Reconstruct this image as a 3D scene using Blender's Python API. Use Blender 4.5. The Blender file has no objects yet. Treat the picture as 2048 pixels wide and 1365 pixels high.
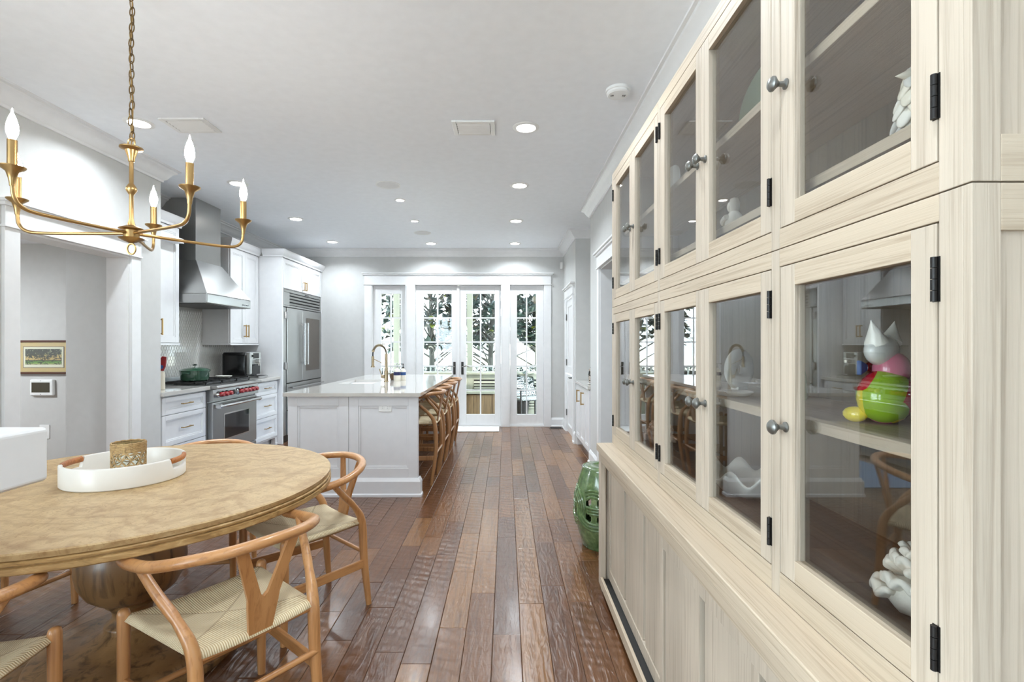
import bpy, bmesh, math, random
from mathutils import Vector, Matrix
R = math.radians
PI = math.pi
random.seed(7)
scene = bpy.context.scene
C = scene.collection

# ------------------------------------------------------------------ camera, sky, sun, exposure
cam_d = bpy.data.cameras.new('camera')
cam_d.sensor_width = 36.0
cam_d.lens = 36.0 * 1000.0 / 2048.0
cam_d.shift_x = 12.0 / 2048.0
cam_d.shift_y = 8.0 / 2048.0
cam_d.clip_start = 0.05
cam = bpy.data.objects.new('camera', cam_d)
cam.location = (0, 0, 1.35)
cam.rotation_euler = (R(90), 0, 0)
C.objects.link(cam)
scene.camera = cam

world = bpy.data.worlds.new('sky')
scene.world = world
world.use_nodes = True
bg = world.node_tree.nodes['Background']
bg.inputs['Color'].default_value = (0.78, 0.90, 1.0, 1)
bg.inputs['Strength'].default_value = 5.2

sun_d = bpy.data.lights.new('sun', 'SUN')
sun_d.energy = 2.0
sun_d.angle = R(1.0)
sun_d.color = (1.0, 0.95, 0.86)
sun = bpy.data.objects.new('sun', sun_d)
sun.rotation_euler = (R(32), R(-14), 0)
C.objects.link(sun)

def portal(name, loc, rot, sx, sy):
    pd = bpy.data.lights.new(name, 'AREA'); pd.shape = 'RECTANGLE'; pd.size = sx; pd.size_y = sy
    pd.cycles.is_portal = True
    po = bpy.data.objects.new(name, pd); po.location = loc; po.rotation_euler = rot
    C.objects.link(po)
portal('portal_far_doors', (-.78, 8.45, 1.2), (R(-90), 0, 0), 2.9, 2.3)
portal('portal_rear_windows', (-2.3, -3.36, 1.4), (R(90), 0, 0), 1.15, 2.2)
portal('portal_left_windows', (-3.3, -1.15, 1.4), (0, R(-90), 0), 2.2, 3.0)

vs = scene.view_settings
vs.view_transform = 'Standard'
vs.look = 'None'
vs.gamma = 1.0
vs.use_curve_mapping = False
vs.exposure = 1.62
scene.cycles.max_bounces = 10
scene.cycles.diffuse_bounces = 5
scene.cycles.glossy_bounces = 4
scene.cycles.transparent_max_bounces = 16
scene.cycles.sample_clamp_indirect = 6.0
scene.cycles.caustics_reflective = False
scene.cycles.caustics_refractive = False
DOWN = 4.9            # watts of one recessed downlight
DOWN_COL = (0.84, 0.93, 1.0)

# ------------------------------------------------------------------ materials
def L(c):
    out = []
    for v in c:
        v /= 255.0
        out.append(v / 12.92 if v <= 0.04045 else ((v + 0.055) / 1.055) ** 2.4)
    return (*out, 1.0)

class NT:
    def __init__(s, name):
        s.m = bpy.data.materials.new(name)
        s.m.use_nodes = True
        s.t = s.m.node_tree
        s.b = s.t.nodes['Principled BSDF']
        s.out = s.t.nodes['Material Output']
    def n(s, typ, **k):
        nd = s.t.nodes.new(typ)
        for a, v in k.items():
            setattr(nd, a, v)
        return nd
    def l(s, a, b):
        s.t.links.new(a, b)
    def math(s, op, a, b=None, c=None):
        nd = s.n('ShaderNodeMath', operation=op)
        for i, v in enumerate((a, b, c)):
            if v is None:
                continue
            if isinstance(v, (int, float)):
                nd.inputs[i].default_value = v
            else:
                s.l(v, nd.inputs[i])
        return nd.outputs[0]
    def coord(s, kind='Object', scale=(1, 1, 1), rot=(0, 0, 0), offset=None):
        tc = s.n('ShaderNodeTexCoord')
        src = tc.outputs[kind]
        if offset is not None:
            va = s.n('ShaderNodeVectorMath', operation='ADD')
            s.l(src, va.inputs[0]); s.l(offset, va.inputs[1])
            src = va.outputs[0]
        mp = s.n('ShaderNodeMapping')
        mp.inputs['Scale'].default_value = scale
        mp.inputs['Rotation'].default_value = rot
        s.l(src, mp.inputs['Vector'])
        return mp.outputs[0]
    def noise(s, vec, scale=1, detail=3, rough=.5, dist=0):
        nd = s.n('ShaderNodeTexNoise')
        nd.inputs['Scale'].default_value = scale
        nd.inputs['Detail'].default_value = detail
        nd.inputs['Roughness'].default_value = rough
        nd.inputs['Distortion'].default_value = dist
        s.l(vec, nd.inputs['Vector'])
        return nd.outputs['Fac']
    def ramp(s, fac, stops):
        r = s.n('ShaderNodeValToRGB')
        e = r.color_ramp.elements
        e[0].position, e[0].color = stops[0]
        e[1].position, e[1].color = stops[-1]
        for p, c in stops[1:-1]:
            el = e.new(p); el.color = c
        s.l(fac, r.inputs[0])
        return r.outputs[0]
    def mix(s, fac, a, b, blend='MIX'):
        m = s.n('ShaderNodeMix', data_type='RGBA', blend_type=blend)
        for sock, v in ((m.inputs[0], fac), (m.inputs[6], a), (m.inputs[7], b)):
            if isinstance(v, (int, float)):
                sock.default_value = v
            elif isinstance(v, tuple):
                sock.default_value = v
            else:
                s.l(v, sock)
        return m.outputs[2]
    def color(s, v):
        s.l(v, s.b.inputs['Base Color'])
    def bump(s, h, strength=.3, dist=.01):
        bn = s.n('ShaderNodeBump')
        bn.inputs['Strength'].default_value = strength
        bn.inputs['Distance'].default_value = dist
        s.l(h, bn.inputs['Height'])
        s.l(bn.outputs[0], s.b.inputs['Normal'])
    def set(s, **k):
        for a, v in k.items():
            s.b.inputs[a.replace('_', ' ')].default_value = v
        return s

def plain(name, col, rough=.5, metal=0.0, bump=0, coat=0, spec=.5):
    t = NT(name)
    t.b.inputs['Base Color'].default_value = L(col)
    t.b.inputs['Roughness'].default_value = rough
    t.b.inputs['Metallic'].default_value = metal
    t.b.inputs['Coat Weight'].default_value = coat
    t.b.inputs['Specular IOR Level'].default_value = spec
    nz = t.noise(t.coord('Object', (1, 1, 1)), 14, 2)
    lo = tuple(max(0, x * .965) for x in L(col)[:3]) + (1,)
    t.color(t.ramp(nz, [(.3, lo), (.7, L(col))]))
    if bump:
        t.bump(t.noise(t.coord('Object'), 180, 2), bump, .002)
    return t.m

def wood(name, c1, c2, c3, axis='Z', fine=42, long=1.6, rough=.5, bump=.15, knots=True, coat=0, grain=.55):
    """c1 light, c2 mid, c3 dark grain; grain runs along axis"""
    t = NT(name)
    sc = {'X': (long, fine, fine), 'Y': (fine, long, fine), 'Z': (fine, fine, long)}[axis]
    sc2 = {'X': (.5, 7, 7), 'Y': (7, .5, 7), 'Z': (7, 7, .5)}[axis]
    nz = t.noise(t.coord('Object', sc), 1, 4, .6, .6)
    nb = t.noise(t.coord('Object', sc2), 1, 3, .5, .4)
    base = t.ramp(nb, [(.3, L(c2)), (.65, L(c1))])
    g = t.ramp(nz, [(.34, (1, 1, 1, 1)), (.5, (0, 0, 0, 1))])
    gm = t.math('MULTIPLY', g, grain)
    col = t.mix(gm, base, L(c3))
    if knots:
        kv = t.noise(t.coord('Object', tuple(v * .5 if v < 2 else 6 for v in sc2)), 1.6, 1)
        k = t.ramp(kv, [(.74, (0, 0, 0, 1)), (.8, (1, 1, 1, 1))])
        col = t.mix(t.math('MULTIPLY', k, .45), col, L(c3))
    t.color(col)
    t.b.inputs['Roughness'].default_value = rough
    t.b.inputs['Coat Weight'].default_value = coat
    t.b.inputs['Coat Roughness'].default_value = .2
    t.bump(nz, bump, .003)
    return t.m

def emit(name, col, strength):
    t = NT(name)
    t.b.inputs['Base Color'].default_value = L(col)
    t.b.inputs['Emission Color'].default_value = L(col)
    t.b.inputs['Emission Strength'].default_value = strength
    return t.m

def glass(name, tint=(1, 1, 1), ior=1.5, dirt=0.0):
    """a thin pane: clear transmission with Fresnel mirror reflection on each face"""
    t = NT(name)
    t.t.nodes.remove(t.b)
    ge = t.n('ShaderNodeNewGeometry')
    iv = t.n('ShaderNodeMapRange')
    iv.inputs['To Min'].default_value = ior
    iv.inputs['To Max'].default_value = 1.0 / ior
    t.l(ge.outputs['Backfacing'], iv.inputs['Value'])
    fr = t.n('ShaderNodeFresnel')
    t.l(iv.outputs[0], fr.inputs['IOR'])
    tr = t.n('ShaderNodeBsdfTransparent'); tr.inputs[0].default_value = (*tint, 1)
    gl = t.n('ShaderNodeBsdfGlossy'); gl.inputs['Roughness'].default_value = 0.0
    gl.inputs['Color'].default_value = (1, 1, 1, 1)
    mx = t.n('ShaderNodeMixShader')
    t.l(fr.outputs[0], mx.inputs[0]); t.l(tr.outputs[0], mx.inputs[1]); t.l(gl.outputs[0], mx.inputs[2])
    t.l(mx.outputs[0], t.out.inputs['Surface'])
    return t.m

def steel(name, col=(176, 176, 174), rough=.3, axis='Z'):
    t = NT(name)
    t.set(Metallic=1.0, Roughness=rough, Anisotropic=.35)
    nz = t.noise(t.coord('Object'), 3, 1)
    t.color(t.ramp(nz, [(.3, L(tuple(c - 4 for c in col))), (.7, L(col))]))
    return t.m

M = {}
M['wall'] = plain('wall_paint', (203, 203, 201), .6, bump=.03)
M['hall'] = plain('hall_paint', (200, 199, 196), .6, bump=.03)
M['ceil'] = plain('ceiling_paint', (243, 246, 250), .7, bump=.03)
M['trim'] = plain('trim_paint', (230, 230, 230), .32)
M['cab'] = plain('cabinet_paint', (226, 226, 227), .34)
M['isl'] = plain('island_paint', (222, 223, 226), .34)
M['quartz'] = plain('quartz', (196, 193, 187), .09, coat=.3)
M['brass'] = plain('brushed_brass', (182, 150, 100), .32, 1)
M['gold'] = plain('antique_gold', (178, 146, 98), .34, 1)
M['bronze'] = plain('champagne_bronze', (178, 160, 132), .24, 1)
M['steel'] = steel('stainless_steel')
M['steel_y'] = steel('stainless_steel_grain', axis='Y')
M['chrome'] = plain('polished_chrome', (205, 205, 205), .12, 1)
M['darksteel'] = plain('dark_steel', (70, 68, 66), .4, 1)
M['iron'] = plain('cast_iron', (28, 27, 27), .55)
M['black'] = plain('black_gloss', (16, 16, 17), .18)
M['blackmat'] = plain('black_matt', (24, 23, 22), .6)
M['hinge'] = plain('black_hinge', (38, 36, 35), .45, .6)
M['pewter'] = plain('pewter', (128, 128, 124), .38, .8)
M['red'] = plain('red_knob', (150, 16, 24), .25, coat=.5)
M['ovenglass'] = plain('oven_glass', (18, 18, 20), .06)
M['fridgeglass'] = plain('fridge_glass', (86, 78, 70), .08)
M['whitepl'] = plain('white_plastic', (236, 236, 234), .4)
M['screen'] = plain('dark_screen', (66, 60, 44), .12)
M['pane'] = glass('window_glass', (.97, .99, .985), 1.45)
M['hutchpane'] = glass('cabinet_glass', (.93, .935, .93), 1.75)
M['greenpot'] = plain('green_enamel', (52, 84, 66), .16, coat=.6)
M['creampot'] = plain('cream_ceramic', (226, 218, 200), .3)
M['tray'] = plain('white_lacquer', (232, 228, 220), .3)
M['rattan'] = wood('rattan_wrap', (190, 120, 62), (160, 92, 42), (90, 48, 20), 'Z', 160, 60, .5, .5, False)
M['seagrass'] = wood('seagrass', (204, 172, 122), (170, 136, 88), (96, 70, 40), 'Z', 120, 50, .7, .6, False)
M['hutch_z'] = wood('whitewashed_pine_upright', (194, 180, 162), (178, 165, 148), (132, 115, 96), 'Z', 120, 2.2, .55, .3, grain=.42)
M['hutch_y'] = wood('whitewashed_pine_lengthwise', (196, 180, 158), (179, 163, 142), (132, 111, 86), 'Y', 120, 2.2, .55, .3, grain=.42)
M['hutch_x'] = wood('whitewashed_pine_across', (194, 179, 158), (177, 162, 142), (132, 111, 86), 'X', 120, 2.2, .55, .3, grain=.42)
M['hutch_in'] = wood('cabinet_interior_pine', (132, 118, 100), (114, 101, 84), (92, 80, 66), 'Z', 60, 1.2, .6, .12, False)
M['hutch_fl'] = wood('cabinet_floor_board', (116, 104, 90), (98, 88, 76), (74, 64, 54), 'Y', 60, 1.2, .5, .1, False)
M['groove'] = plain('grey_groove', (112, 110, 107), .7)
M['oak'] = wood('oiled_oak', (202, 150, 98), (184, 130, 80), (150, 98, 56), 'Z', 70, 2.6, .32, .02, False, .35)
M['oak_x'] = wood('oiled_oak_across', (202, 150, 98), (184, 130, 80), (150, 98, 56), 'X', 70, 2.6, .32, .02, False, .35)
M['oak_y'] = wood('oiled_oak_along', (202, 150, 98), (184, 130, 80), (150, 98, 56), 'Y', 70, 2.6, .32, .02, False, .35)
M['stool'] = wood('stool_oak', (178, 132, 88), (156, 110, 70), (116, 76, 44), 'Z', 60, 2.2, .4, .1, False, .2)
M['pedestal'] = wood('pedestal_wood', (150, 114, 74), (116, 84, 52), (70, 48, 28), 'Z', 22, 3, .42, .2, False, .2, grain=.8)
M['porchgreen'] = plain('pale_green_paint', (152, 151, 134), .5)
M['sagegreen'] = plain('sage_green_paint', (104, 114, 90), .5)
M['porchwhite'] = plain('porch_white_paint', (190, 194, 190), .5)
M['deckwood'] = wood('bench_teak', (150, 122, 88), (120, 94, 64), (80, 60, 40), 'Z', 30, 1.5, .6, .2, False)
M['bark'] = plain('bark', (84, 84, 78), .9, bump=.8)
M['bulb'] = emit('candle_bulb_light', (255, 250, 242), 42)
M['downlens'] = emit('downlight_lens', (255, 250, 242), 8)
M['shellwhite'] = plain('bisque_white', (226, 222, 212), .6)
M['coral'] = plain('white_coral', (222, 216, 204), .85, bump=.4)
M['coralpink'] = plain('blush_coral', (212, 186, 166), .85, bump=.4)
M['jade'] = plain('celadon_glaze', (150, 168, 146), .25, coat=.4)
M['stone'] = plain('pale_stone', (206, 204, 198), .7)
M['soap'] = plain('soap_bottle_white', (232, 226, 212), .3)
M['bluelabel'] = plain('blue_label', (50, 84, 140), .5)
M['navylabel'] = plain('navy_label', (34, 40, 84), .5)
M['yellowlabel'] = plain('yellow_label', (226, 190, 30), .5)
M['walnut'] = wood('walnut_caddy', (104, 78, 46), (82, 58, 32), (50, 34, 18), 'Z', 60, 4, .5, .1, False)
M['bluerug'] = plain('blue_rug', (112, 140, 172), .95, bump=.6)
M['frame_w'] = plain('mahogany_frame', (84, 44, 24), .35)
M['mat_card'] = plain('tan_mat_card', (214, 182, 124), .7)
M['paper'] = plain('cream_paper', (238, 228, 204), .7)
M['chainlink'] = plain('aged_brass_chain', (120, 98, 66), .4, 1)

def m_table():
    t = NT('burl_table_top')
    v = t.coord('Object', (1, 1, 1))
    n1 = t.noise(v, 5.5, 6, .62, 2.6)
    n2 = t.noise(v, 26, 5, .6, 3.5)
    n3 = t.noise(t.coord('Object', (3, 1, 1)), 2.2, 2)
    c = t.ramp(n1, [(.3, L((164, 132, 90))), (.5, L((192, 162, 116))), (.72, L((204, 177, 132)))])
    c = t.mix(t.math('MULTIPLY', t.ramp(n2, [(.36, (1, 1, 1, 1)), (.47, (0, 0, 0, 1))]), .5), c, L((142, 104, 60)))
    c = t.mix(t.math('MULTIPLY', t.ramp(n3, [(.4, (0, 0, 0, 1)), (.7, (1, 1, 1, 1))]), .25), c, L((208, 184, 142)))
    wv = t.n('ShaderNodeTexWave', wave_type='RINGS')
    wv.inputs['Scale'].default_value = 6
    wv.inputs['Distortion'].default_value = 11
    wv.inputs['Detail'].default_value = 3
    wv.inputs['Detail Scale'].default_value = .8
    t.l(t.coord('Object', (1.2, 1, 1)), wv.inputs['Vector'])
    c = t.mix(t.math('MULTIPLY', t.ramp(wv.outputs['Fac'], [(0, (1, 1, 1, 1)), (.45, (0, 0, 0, 1))]), .38), c, L((150, 114, 70)))
    t.color(c)
    t.set(Roughness=.42)
    t.bump(n2, .12, .003)
    return t.m
M['tabletop'] = m_table()

def m_edge():
    t = NT('table_edge_wood')
    v = t.coord('Object', (9, 9, 40))
    n1 = t.noise(v, 1.2, 5, .6, 1.5)
    t.color(t.ramp(n1, [(.3, L((136, 104, 62))), (.55, L((182, 146, 94))), (.75, L((212, 180, 128)))]))
    t.set(Roughness=.5)
    t.bump(n1, .3, .004)
    return t.m
M['tableedge'] = m_edge()

def m_floor():
    t = NT('hand_scraped_hardwood')
    at = t.n('ShaderNodeAttribute', attribute_name='rnd')
    rv = at.outputs['Fac']
    cx = t.n('ShaderNodeCombineXYZ')
    t.l(t.math('MULTIPLY', rv, 37.0), cx.inputs[0])
    t.l(t.math('MULTIPLY', rv, 91.0), cx.inputs[1])
    off = cx.outputs[0]
    grain = t.noise(t.coord('Object', (46, 2.2, 1), offset=off), 1, 5, .65, .8)
    blot = t.noise(t.coord('Object', (7, 2.4, 1), offset=off), 1, 3, .5, .6)
    base = t.ramp(rv, [(0, L((88, 54, 31))), (.4, L((104, 67, 39))), (.75, L((120, 81, 48))), (1, L((138, 98, 60)))])
    base = t.mix(t.math('MULTIPLY', t.ramp(grain, [(.34, (1, 1, 1, 1)), (.56, (0, 0, 0, 1))]), .5), base, L((56, 32, 21)))
    base = t.mix(t.math('MULTIPLY', t.ramp(blot, [(.5, (0, 0, 0, 1)), (.8, (1, 1, 1, 1))]), .3), base, L((134, 92, 62)))
    base = t.mix(t.math('MULTIPLY', t.ramp(blot, [(.18, (1, 1, 1, 1)), (.36, (0, 0, 0, 1))]), .3), base, L((62, 44, 34)))
    t.color(base)
    # hand scraped hollows: broad shallow gouges running with the board, wavering, plus cross chatter
    s1 = t.noise(t.coord('Object', (30, 5.5, 1), rot=(0, 0, .12), offset=off), 1, 2, .5, 1.1)
    s2 = t.noise(t.coord('Object', (13, 19, 1), rot=(0, 0, -.35), offset=off), 1, 2, .5, .8)
    w1 = t.n('ShaderNodeTexWave', wave_type='BANDS', bands_direction='Y')
    w1.inputs['Scale'].default_value = 1
    w1.inputs['Distortion'].default_value = 5.2
    w1.inputs['Detail'].default_value = 2
    w1.inputs['Detail Scale'].default_value = .9
    t.l(t.coord('Object', (3.5, 5, 1), rot=(0, 0, .45), offset=off), w1.inputs['Vector'])
    amt = t.math('MULTIPLY_ADD', t.math('POWER', t.math('FRACT', t.math('MULTIPLY', rv, 7.31)), 2.0), .36, .07)
    hv = t.math('ADD', t.math('MULTIPLY', s1, .8), t.math('MULTIPLY', w1.outputs['Fac'], amt))
    hv = t.math('ADD', hv, t.math('MULTIPLY', s2, .4))
    t.bump(hv, 1.0, .0054)
    t.set(Roughness=.28, Coat_Weight=.3, Coat_Roughness=.16)
    return t.m
M['floor'] = m_floor()

def m_cord(half_w, half_d):
    t = NT('paper_cord_weave')
    tc = t.n('ShaderNodeTexCoord')
    sp = t.n('ShaderNodeSeparateXYZ'); t.l(tc.outputs['Object'], sp.inputs[0])
    x, y = sp.outputs[0], sp.outputs[1]
    ax = t.math('DIVIDE', t.math('ABSOLUTE', x), half_w)
    ay = t.math('DIVIDE', t.math('ABSOLUTE', y), half_d)
    side = t.math('GREATER_THAN', ax, ay)
    fx = t.math('SINE', t.math('MULTIPLY', x, 900.0))
    fy = t.math('SINE', t.math('MULTIPLY', y, 900.0))
    w = t.math('ADD', t.math('MULTIPLY', fy, side), t.math('MULTIPLY', fx, t.math('SUBTRACT', 1.0, side)))
    nz = t.noise(t.coord('Object'), 60, 3)
    c = t.ramp(w_ := t.math('MULTIPLY_ADD', w, .5, .5), [(0, L((186, 160, 116))), (.5, L((228, 212, 178))), (1, L((240, 228, 198)))])
    c = t.mix(t.math('MULTIPLY', nz, .2), c, L((196, 172, 128)))
    dg = t.math('ABSOLUTE', t.math('SUBTRACT', ax, ay))
    c = t.mix(t.math('MULTIPLY', t.ramp(dg, [(0, (1, 1, 1, 1)), (.035, (0, 0, 0, 1))]), .55), c, L((140, 112, 72)))
    t.color(c)
    t.set(Roughness=.75)
    t.bump(w_, .6, .002)
    return t.m
M['cord'] = m_cord(.235, .2)

def m_stoolglaze():
    t = NT('green_stool_glaze')
    nz = t.noise(t.coord('Object'), 22, 5, .6)
    n2 = t.noise(t.coord('Object'), 60, 3)
    c = t.ramp(nz, [(.3, L((62, 84, 48))), (.55, L((92, 116, 74))), (.75, L((128, 146, 100)))])
    c = t.mix(t.ramp(n2, [(.66, (0, 0, 0, 1)), (.74, (.7, .7, .7, 1))]), c, L((110, 84, 44)))
    t.color(c)
    t.set(Roughness=.2, Coat_Weight=.6)
    return t.m
M['stoolglaze'] = m_stoolglaze()

def m_leaf():
    t = NT('magnolia_leaf')
    at = t.n('ShaderNodeAttribute', attribute_name='rnd')
    t.color(t.ramp(at.outputs['Fac'], [(0, L((20, 38, 37))), (.45, L((34, 56, 50))), (.7, L((52, 74, 62))), (.8, L((66, 46, 28))), (.88, L((48, 68, 42))), (1, L((132, 142, 40)))]))
    t.set(Roughness=.32)
    return t.m
M['leaf'] = m_leaf()

def m_print():
    """the small landscape print: lawn, pale building, dark oak boughs"""
    t = NT('landscape_print')
    tc = t.n('ShaderNodeTexCoord')
    sp = t.n('ShaderNodeSeparateXYZ'); t.l(tc.outputs['Generated'], sp.inputs[0])
    z = sp.outputs[2]
    c = t.ramp(z, [(0, L((196, 180, 130))), (.1, L((120, 160, 60))), (.22, L((84, 120, 44))), (.26, L((52, 46, 30))), (.32, L((206, 170, 104))), (.6, L((190, 160, 100))), (.72, L((150, 150, 100))), (1, L((188, 190, 160)))])
    nz = t.noise(t.coord('Object', (30, 30, 34)), 1, 4, .6, 1.4)
    up = t.ramp(z, [(.28, (0, 0, 0, 1)), (.75, (1, 1, 1, 1))])
    k = t.ramp(t.math('ADD', nz, t.math('MULTIPLY', up, .13)), [(.5, (0, 0, 0, 1)), (.57, (1, 1, 1, 1))])
    t.color(t.mix(k, c, L((44, 42, 24))))
    t.set(Roughness=.4)
    return t.m
M['print'] = m_print()

def m_figurine():
    t = NT('painted_ceramic_patches')
    vo = t.n('ShaderNodeTexVoronoi'); vo.inputs['Scale'].default_value = 15
    t.l(t.coord('Object'), vo.inputs['Vector'])
    sp = t.n('ShaderNodeSeparateColor'); t.l(vo.outputs['Color'], sp.inputs[0])
    r = t.ramp(sp.outputs[0], [(0, L((150, 186, 40))), (.28, L((232, 212, 40))), (.48, L((196, 30, 40))), (.7, L((214, 110, 140))), (.86, L((226, 110, 30)))])
    r.node.color_ramp.interpolation = 'CONSTANT'
    t.color(r)
    t.set(Roughness=.1, Coat_Weight=.6)
    return t.m
M['patches'] = m_figurine()

def m_weave():
    t = NT('black_white_wicker')
    ck = t.n('ShaderNodeTexChecker'); ck.inputs['Scale'].default_value = 1
    ck.inputs['Color1'].default_value = L((40, 46, 48)); ck.inputs['Color2'].default_value = L((196, 200, 198))
    t.l(t.coord('Object', (42, 42, 42), (0, .78, 0)), ck.inputs['Vector'])
    t.color(ck.outputs[0]); t.set(Roughness=.5)
    return t.m
M['wicker'] = m_weave()

def m_vase():
    t = NT('dark_floral_vase')
    nz = t.noise(t.coord('Object'), 26, 2, .5, 1)
    t.color(t.ramp(nz, [(.42, L((24, 22, 24))), (.5, L((90, 80, 72))), (.58, L((214, 204, 190))), (.7, L((120, 60, 60)))]))
    t.set(Roughness=.2)
    return t.m
M['vase'] = m_vase()

def m_ground():
    t = NT('sunlit_sandy_ground')
    nz = t.noise(t.coord('Object'), .8, 5, .6)
    t.color(t.ramp(nz, [(.3, L((196, 186, 160))), (.6, L((224, 216, 196)))]))
    t.set(Roughness=.9)
    return t.m
M['ground'] = m_ground()

# ------------------------------------------------------------------ mesh building
OFF = {}
X_, Y_, Z_ = Vector((1, 0, 0)), Vector((0, 1, 0)), Vector((0, 0, 1))

class MB:
    def __init__(s):
        s.v, s.f = [], []
    def add(s, vs_, fs):
        b = len(s.v)
        s.v += [tuple(p) for p in vs_]
        s.f += [tuple(b + i for i in f) for f in fs]
        return s
    def obox(s, o, u, v, n, a0, a1, b0, b1, c0, c1):
        o, u, v, n = Vector(o), Vector(u), Vector(v), Vector(n)
        P = [o + u * a + v * b + n * c for c in (c0, c1) for b in (b0, b1) for a in (a0, a1)]
        return s.add(P, [(0, 2, 3, 1), (4, 5, 7, 6), (0, 1, 5, 4), (2, 6, 7, 3), (0, 4, 6, 2), (1, 3, 7, 5)])
    def box(s, x0, x1, y0, y1, z0, z1):
        return s.obox((0, 0, 0), X_, Y_, Z_, x0, x1, y0, y1, z0, z1)
    def tube(s, path, rad, n=10, cap=True, flat=1.0, closed=False, up=None):
        P = [Vector(p) for p in path]
        m = len(P)
        rads = rad if isinstance(rad, (list, tuple)) else [rad] * m
        T = []
        for i in range(m):
            if closed:
                d = P[(i + 1) % m] - P[i - 1]
            else:
                d = P[min(i + 1, m - 1)] - P[max(i - 1, 0)]
            T.append(d.normalized())
        ref = Vector(up) if up else (Z_ if abs(T[0].z) < .9 else X_)
        nrm = (ref - T[0] * ref.dot(T[0])).normalized()
        vs_, fs = [], []
        for i in range(m):
            nrm = (nrm - T[i] * nrm.dot(T[i])).normalized()
            bi = T[i].cross(nrm)
            for k in range(n):
                a = 2 * PI * k / n
                vs_.append(P[i] + (nrm * math.cos(a) + bi * math.sin(a) * flat) * rads[i])
        rng = m if closed else m - 1
        for i in range(rng):
            j = (i + 1) % m
            for k in range(n):
                k2 = (k + 1) % n
                fs.append((i * n + k, i * n + k2, j * n + k2, j * n + k))
        if cap and not closed:
            fs.append(tuple(range(n))[::-1])
            fs.append(tuple((m - 1) * n + k for k in range(n)))
        return s.add(vs_, fs)
    def lathe(s, prof, n=24, o=(0, 0, 0), ax=None, ex=1.0):
        o = Vector(o)
        if ax is None:
            u, v, w = X_, Y_, Z_
        else:
            w = Vector(ax).normalized()
            u = (Z_ if abs(w.z) < .9 else X_).cross(w).normalized()
            v = w.cross(u)
        vs_, fs = [], []
        for r, z in prof:
            for k in range(n):
                a = 2 * PI * k / n
                vs_.append(o + u * (r * math.cos(a) * ex) + v * (r * math.sin(a)) + w * z)
        for i in range(len(prof) - 1):
            for k in range(n):
                k2 = (k + 1) % n
                fs.append((i * n + k, i * n + k2, (i + 1) * n + k2, (i + 1) * n + k))
        if prof[0][0] > 1e-6:
            fs.append(tuple(range(n))[::-1])
        if prof[-1][0] > 1e-6:
            fs.append(tuple((len(prof) - 1) * n + k for k in range(n)))
        return s.add(vs_, fs)
    def prism(s, poly, o, u, v, n, c0, c1):
        """poly in (u,v) counter-clockwise seen against n, extruded from c0 to c1"""
        o, u, v, n = Vector(o), Vector(u), Vector(v), Vector(n)
        m = len(poly)
        vs_ = [o + u * a + v * b + n * c0 for a, b in poly] + [o + u * a + v * b + n * c1 for a, b in poly]
        fs = [tuple(range(m))[::-1], tuple(range(m, 2 * m))]
        fs += [(i, (i + 1) % m, m + (i + 1) % m, m + i) for i in range(m)]
        return s.add(vs_, fs)
    def sweep(s, path, prof, z0=0.0):
        """prof (u,v): u to the left of travel, v up from z0; mitred at corners"""
        P = [Vector((p[0], p[1])) for p in path]
        m, q = len(P), len(prof)
        N = []
        for i in range(m - 1):
            d = (P[i + 1] - P[i]).normalized()
            N.append(Vector((-d.y, d.x)))
        vs_, fs = [], []
        for i in range(m):
            a, b = N[max(i - 1, 0)], N[min(i, m - 2)]
            off = (a + b) / (1 + a.dot(b))
            for u, v in prof:
                p = P[i] + off * u
                vs_.append((p.x, p.y, z0 + v))
        for i in range(m - 1):
            for k in range(q):
                k2 = (k + 1) % q
                fs.append((i * q + k, (i + 1) * q + k, (i + 1) * q + k2, i * q + k2))
        fs.append(tuple(range(q)))
        fs.append(tuple((m - 1) * q + k for k in range(q))[::-1])
        return s.add(vs_, fs)
    def grid(s, fn, nu, nv, closed_u=False):
        vs_ = [fn(i / (nu if closed_u else nu - 1), j / (nv - 1)) for j in range(nv) for i in range(nu)]
        fs = []
        for j in range(nv - 1):
            for i in range(nu if closed_u else nu - 1):
                i2 = (i + 1) % nu
                fs.append((j * nu + i, j * nu + i2, (j + 1) * nu + i2, (j + 1) * nu + i))
        return s.add(vs_, fs)
    def build(s, name, mat, parent=None, bevel=0, seg=2, smooth=False, solid=0, sub=0, angle=40):
        off = OFF.get(parent.name, Vector()) if parent else Vector()
        me = bpy.data.meshes.new(name)
        me.from_pydata([(p[0] - off[0], p[1] - off[1], p[2] - off[2]) for p in s.v], [], s.f)
        me.materials.append(M[mat] if isinstance(mat, str) else mat)
        if smooth:
            me.polygons.foreach_set('use_smooth', [True] * len(me.polygons))
            me.set_sharp_from_angle(angle=R(angle))
        o = bpy.data.objects.new(name, me)
        C.objects.link(o)
        if parent:
            o.parent = parent
        OFF[o.name] = off
        if solid:
            md = o.modifiers.new('solid', 'SOLIDIFY'); md.thickness = solid
        if sub:
            md = o.modifiers.new('sub', 'SUBSURF'); md.levels = sub; md.render_levels = sub
        if bevel:
            md = o.modifiers.new('bevel', 'BEVEL'); md.width = bevel; md.segments = seg
            md.limit_method = 'ANGLE'; md.angle_limit = R(40)
        return o

def tag(o, label, cat, group=None, kind=None):
    o['label'] = label
    o['category'] = cat
    if group: o['group'] = group
    if kind: o['kind'] = kind
    return o

def thing(name, label, cat, loc=(0, 0, 0), rz=0, group=None, local=False, kind=None):
    o = bpy.data.objects.new(name, None)
    C.objects.link(o)
    o.location = loc
    o.rotation_euler = (0, 0, rz)
    o.empty_display_size = .1
    OFF[o.name] = Vector() if local else Vector(loc)
    return tag(o, label, cat, group, kind)

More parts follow.
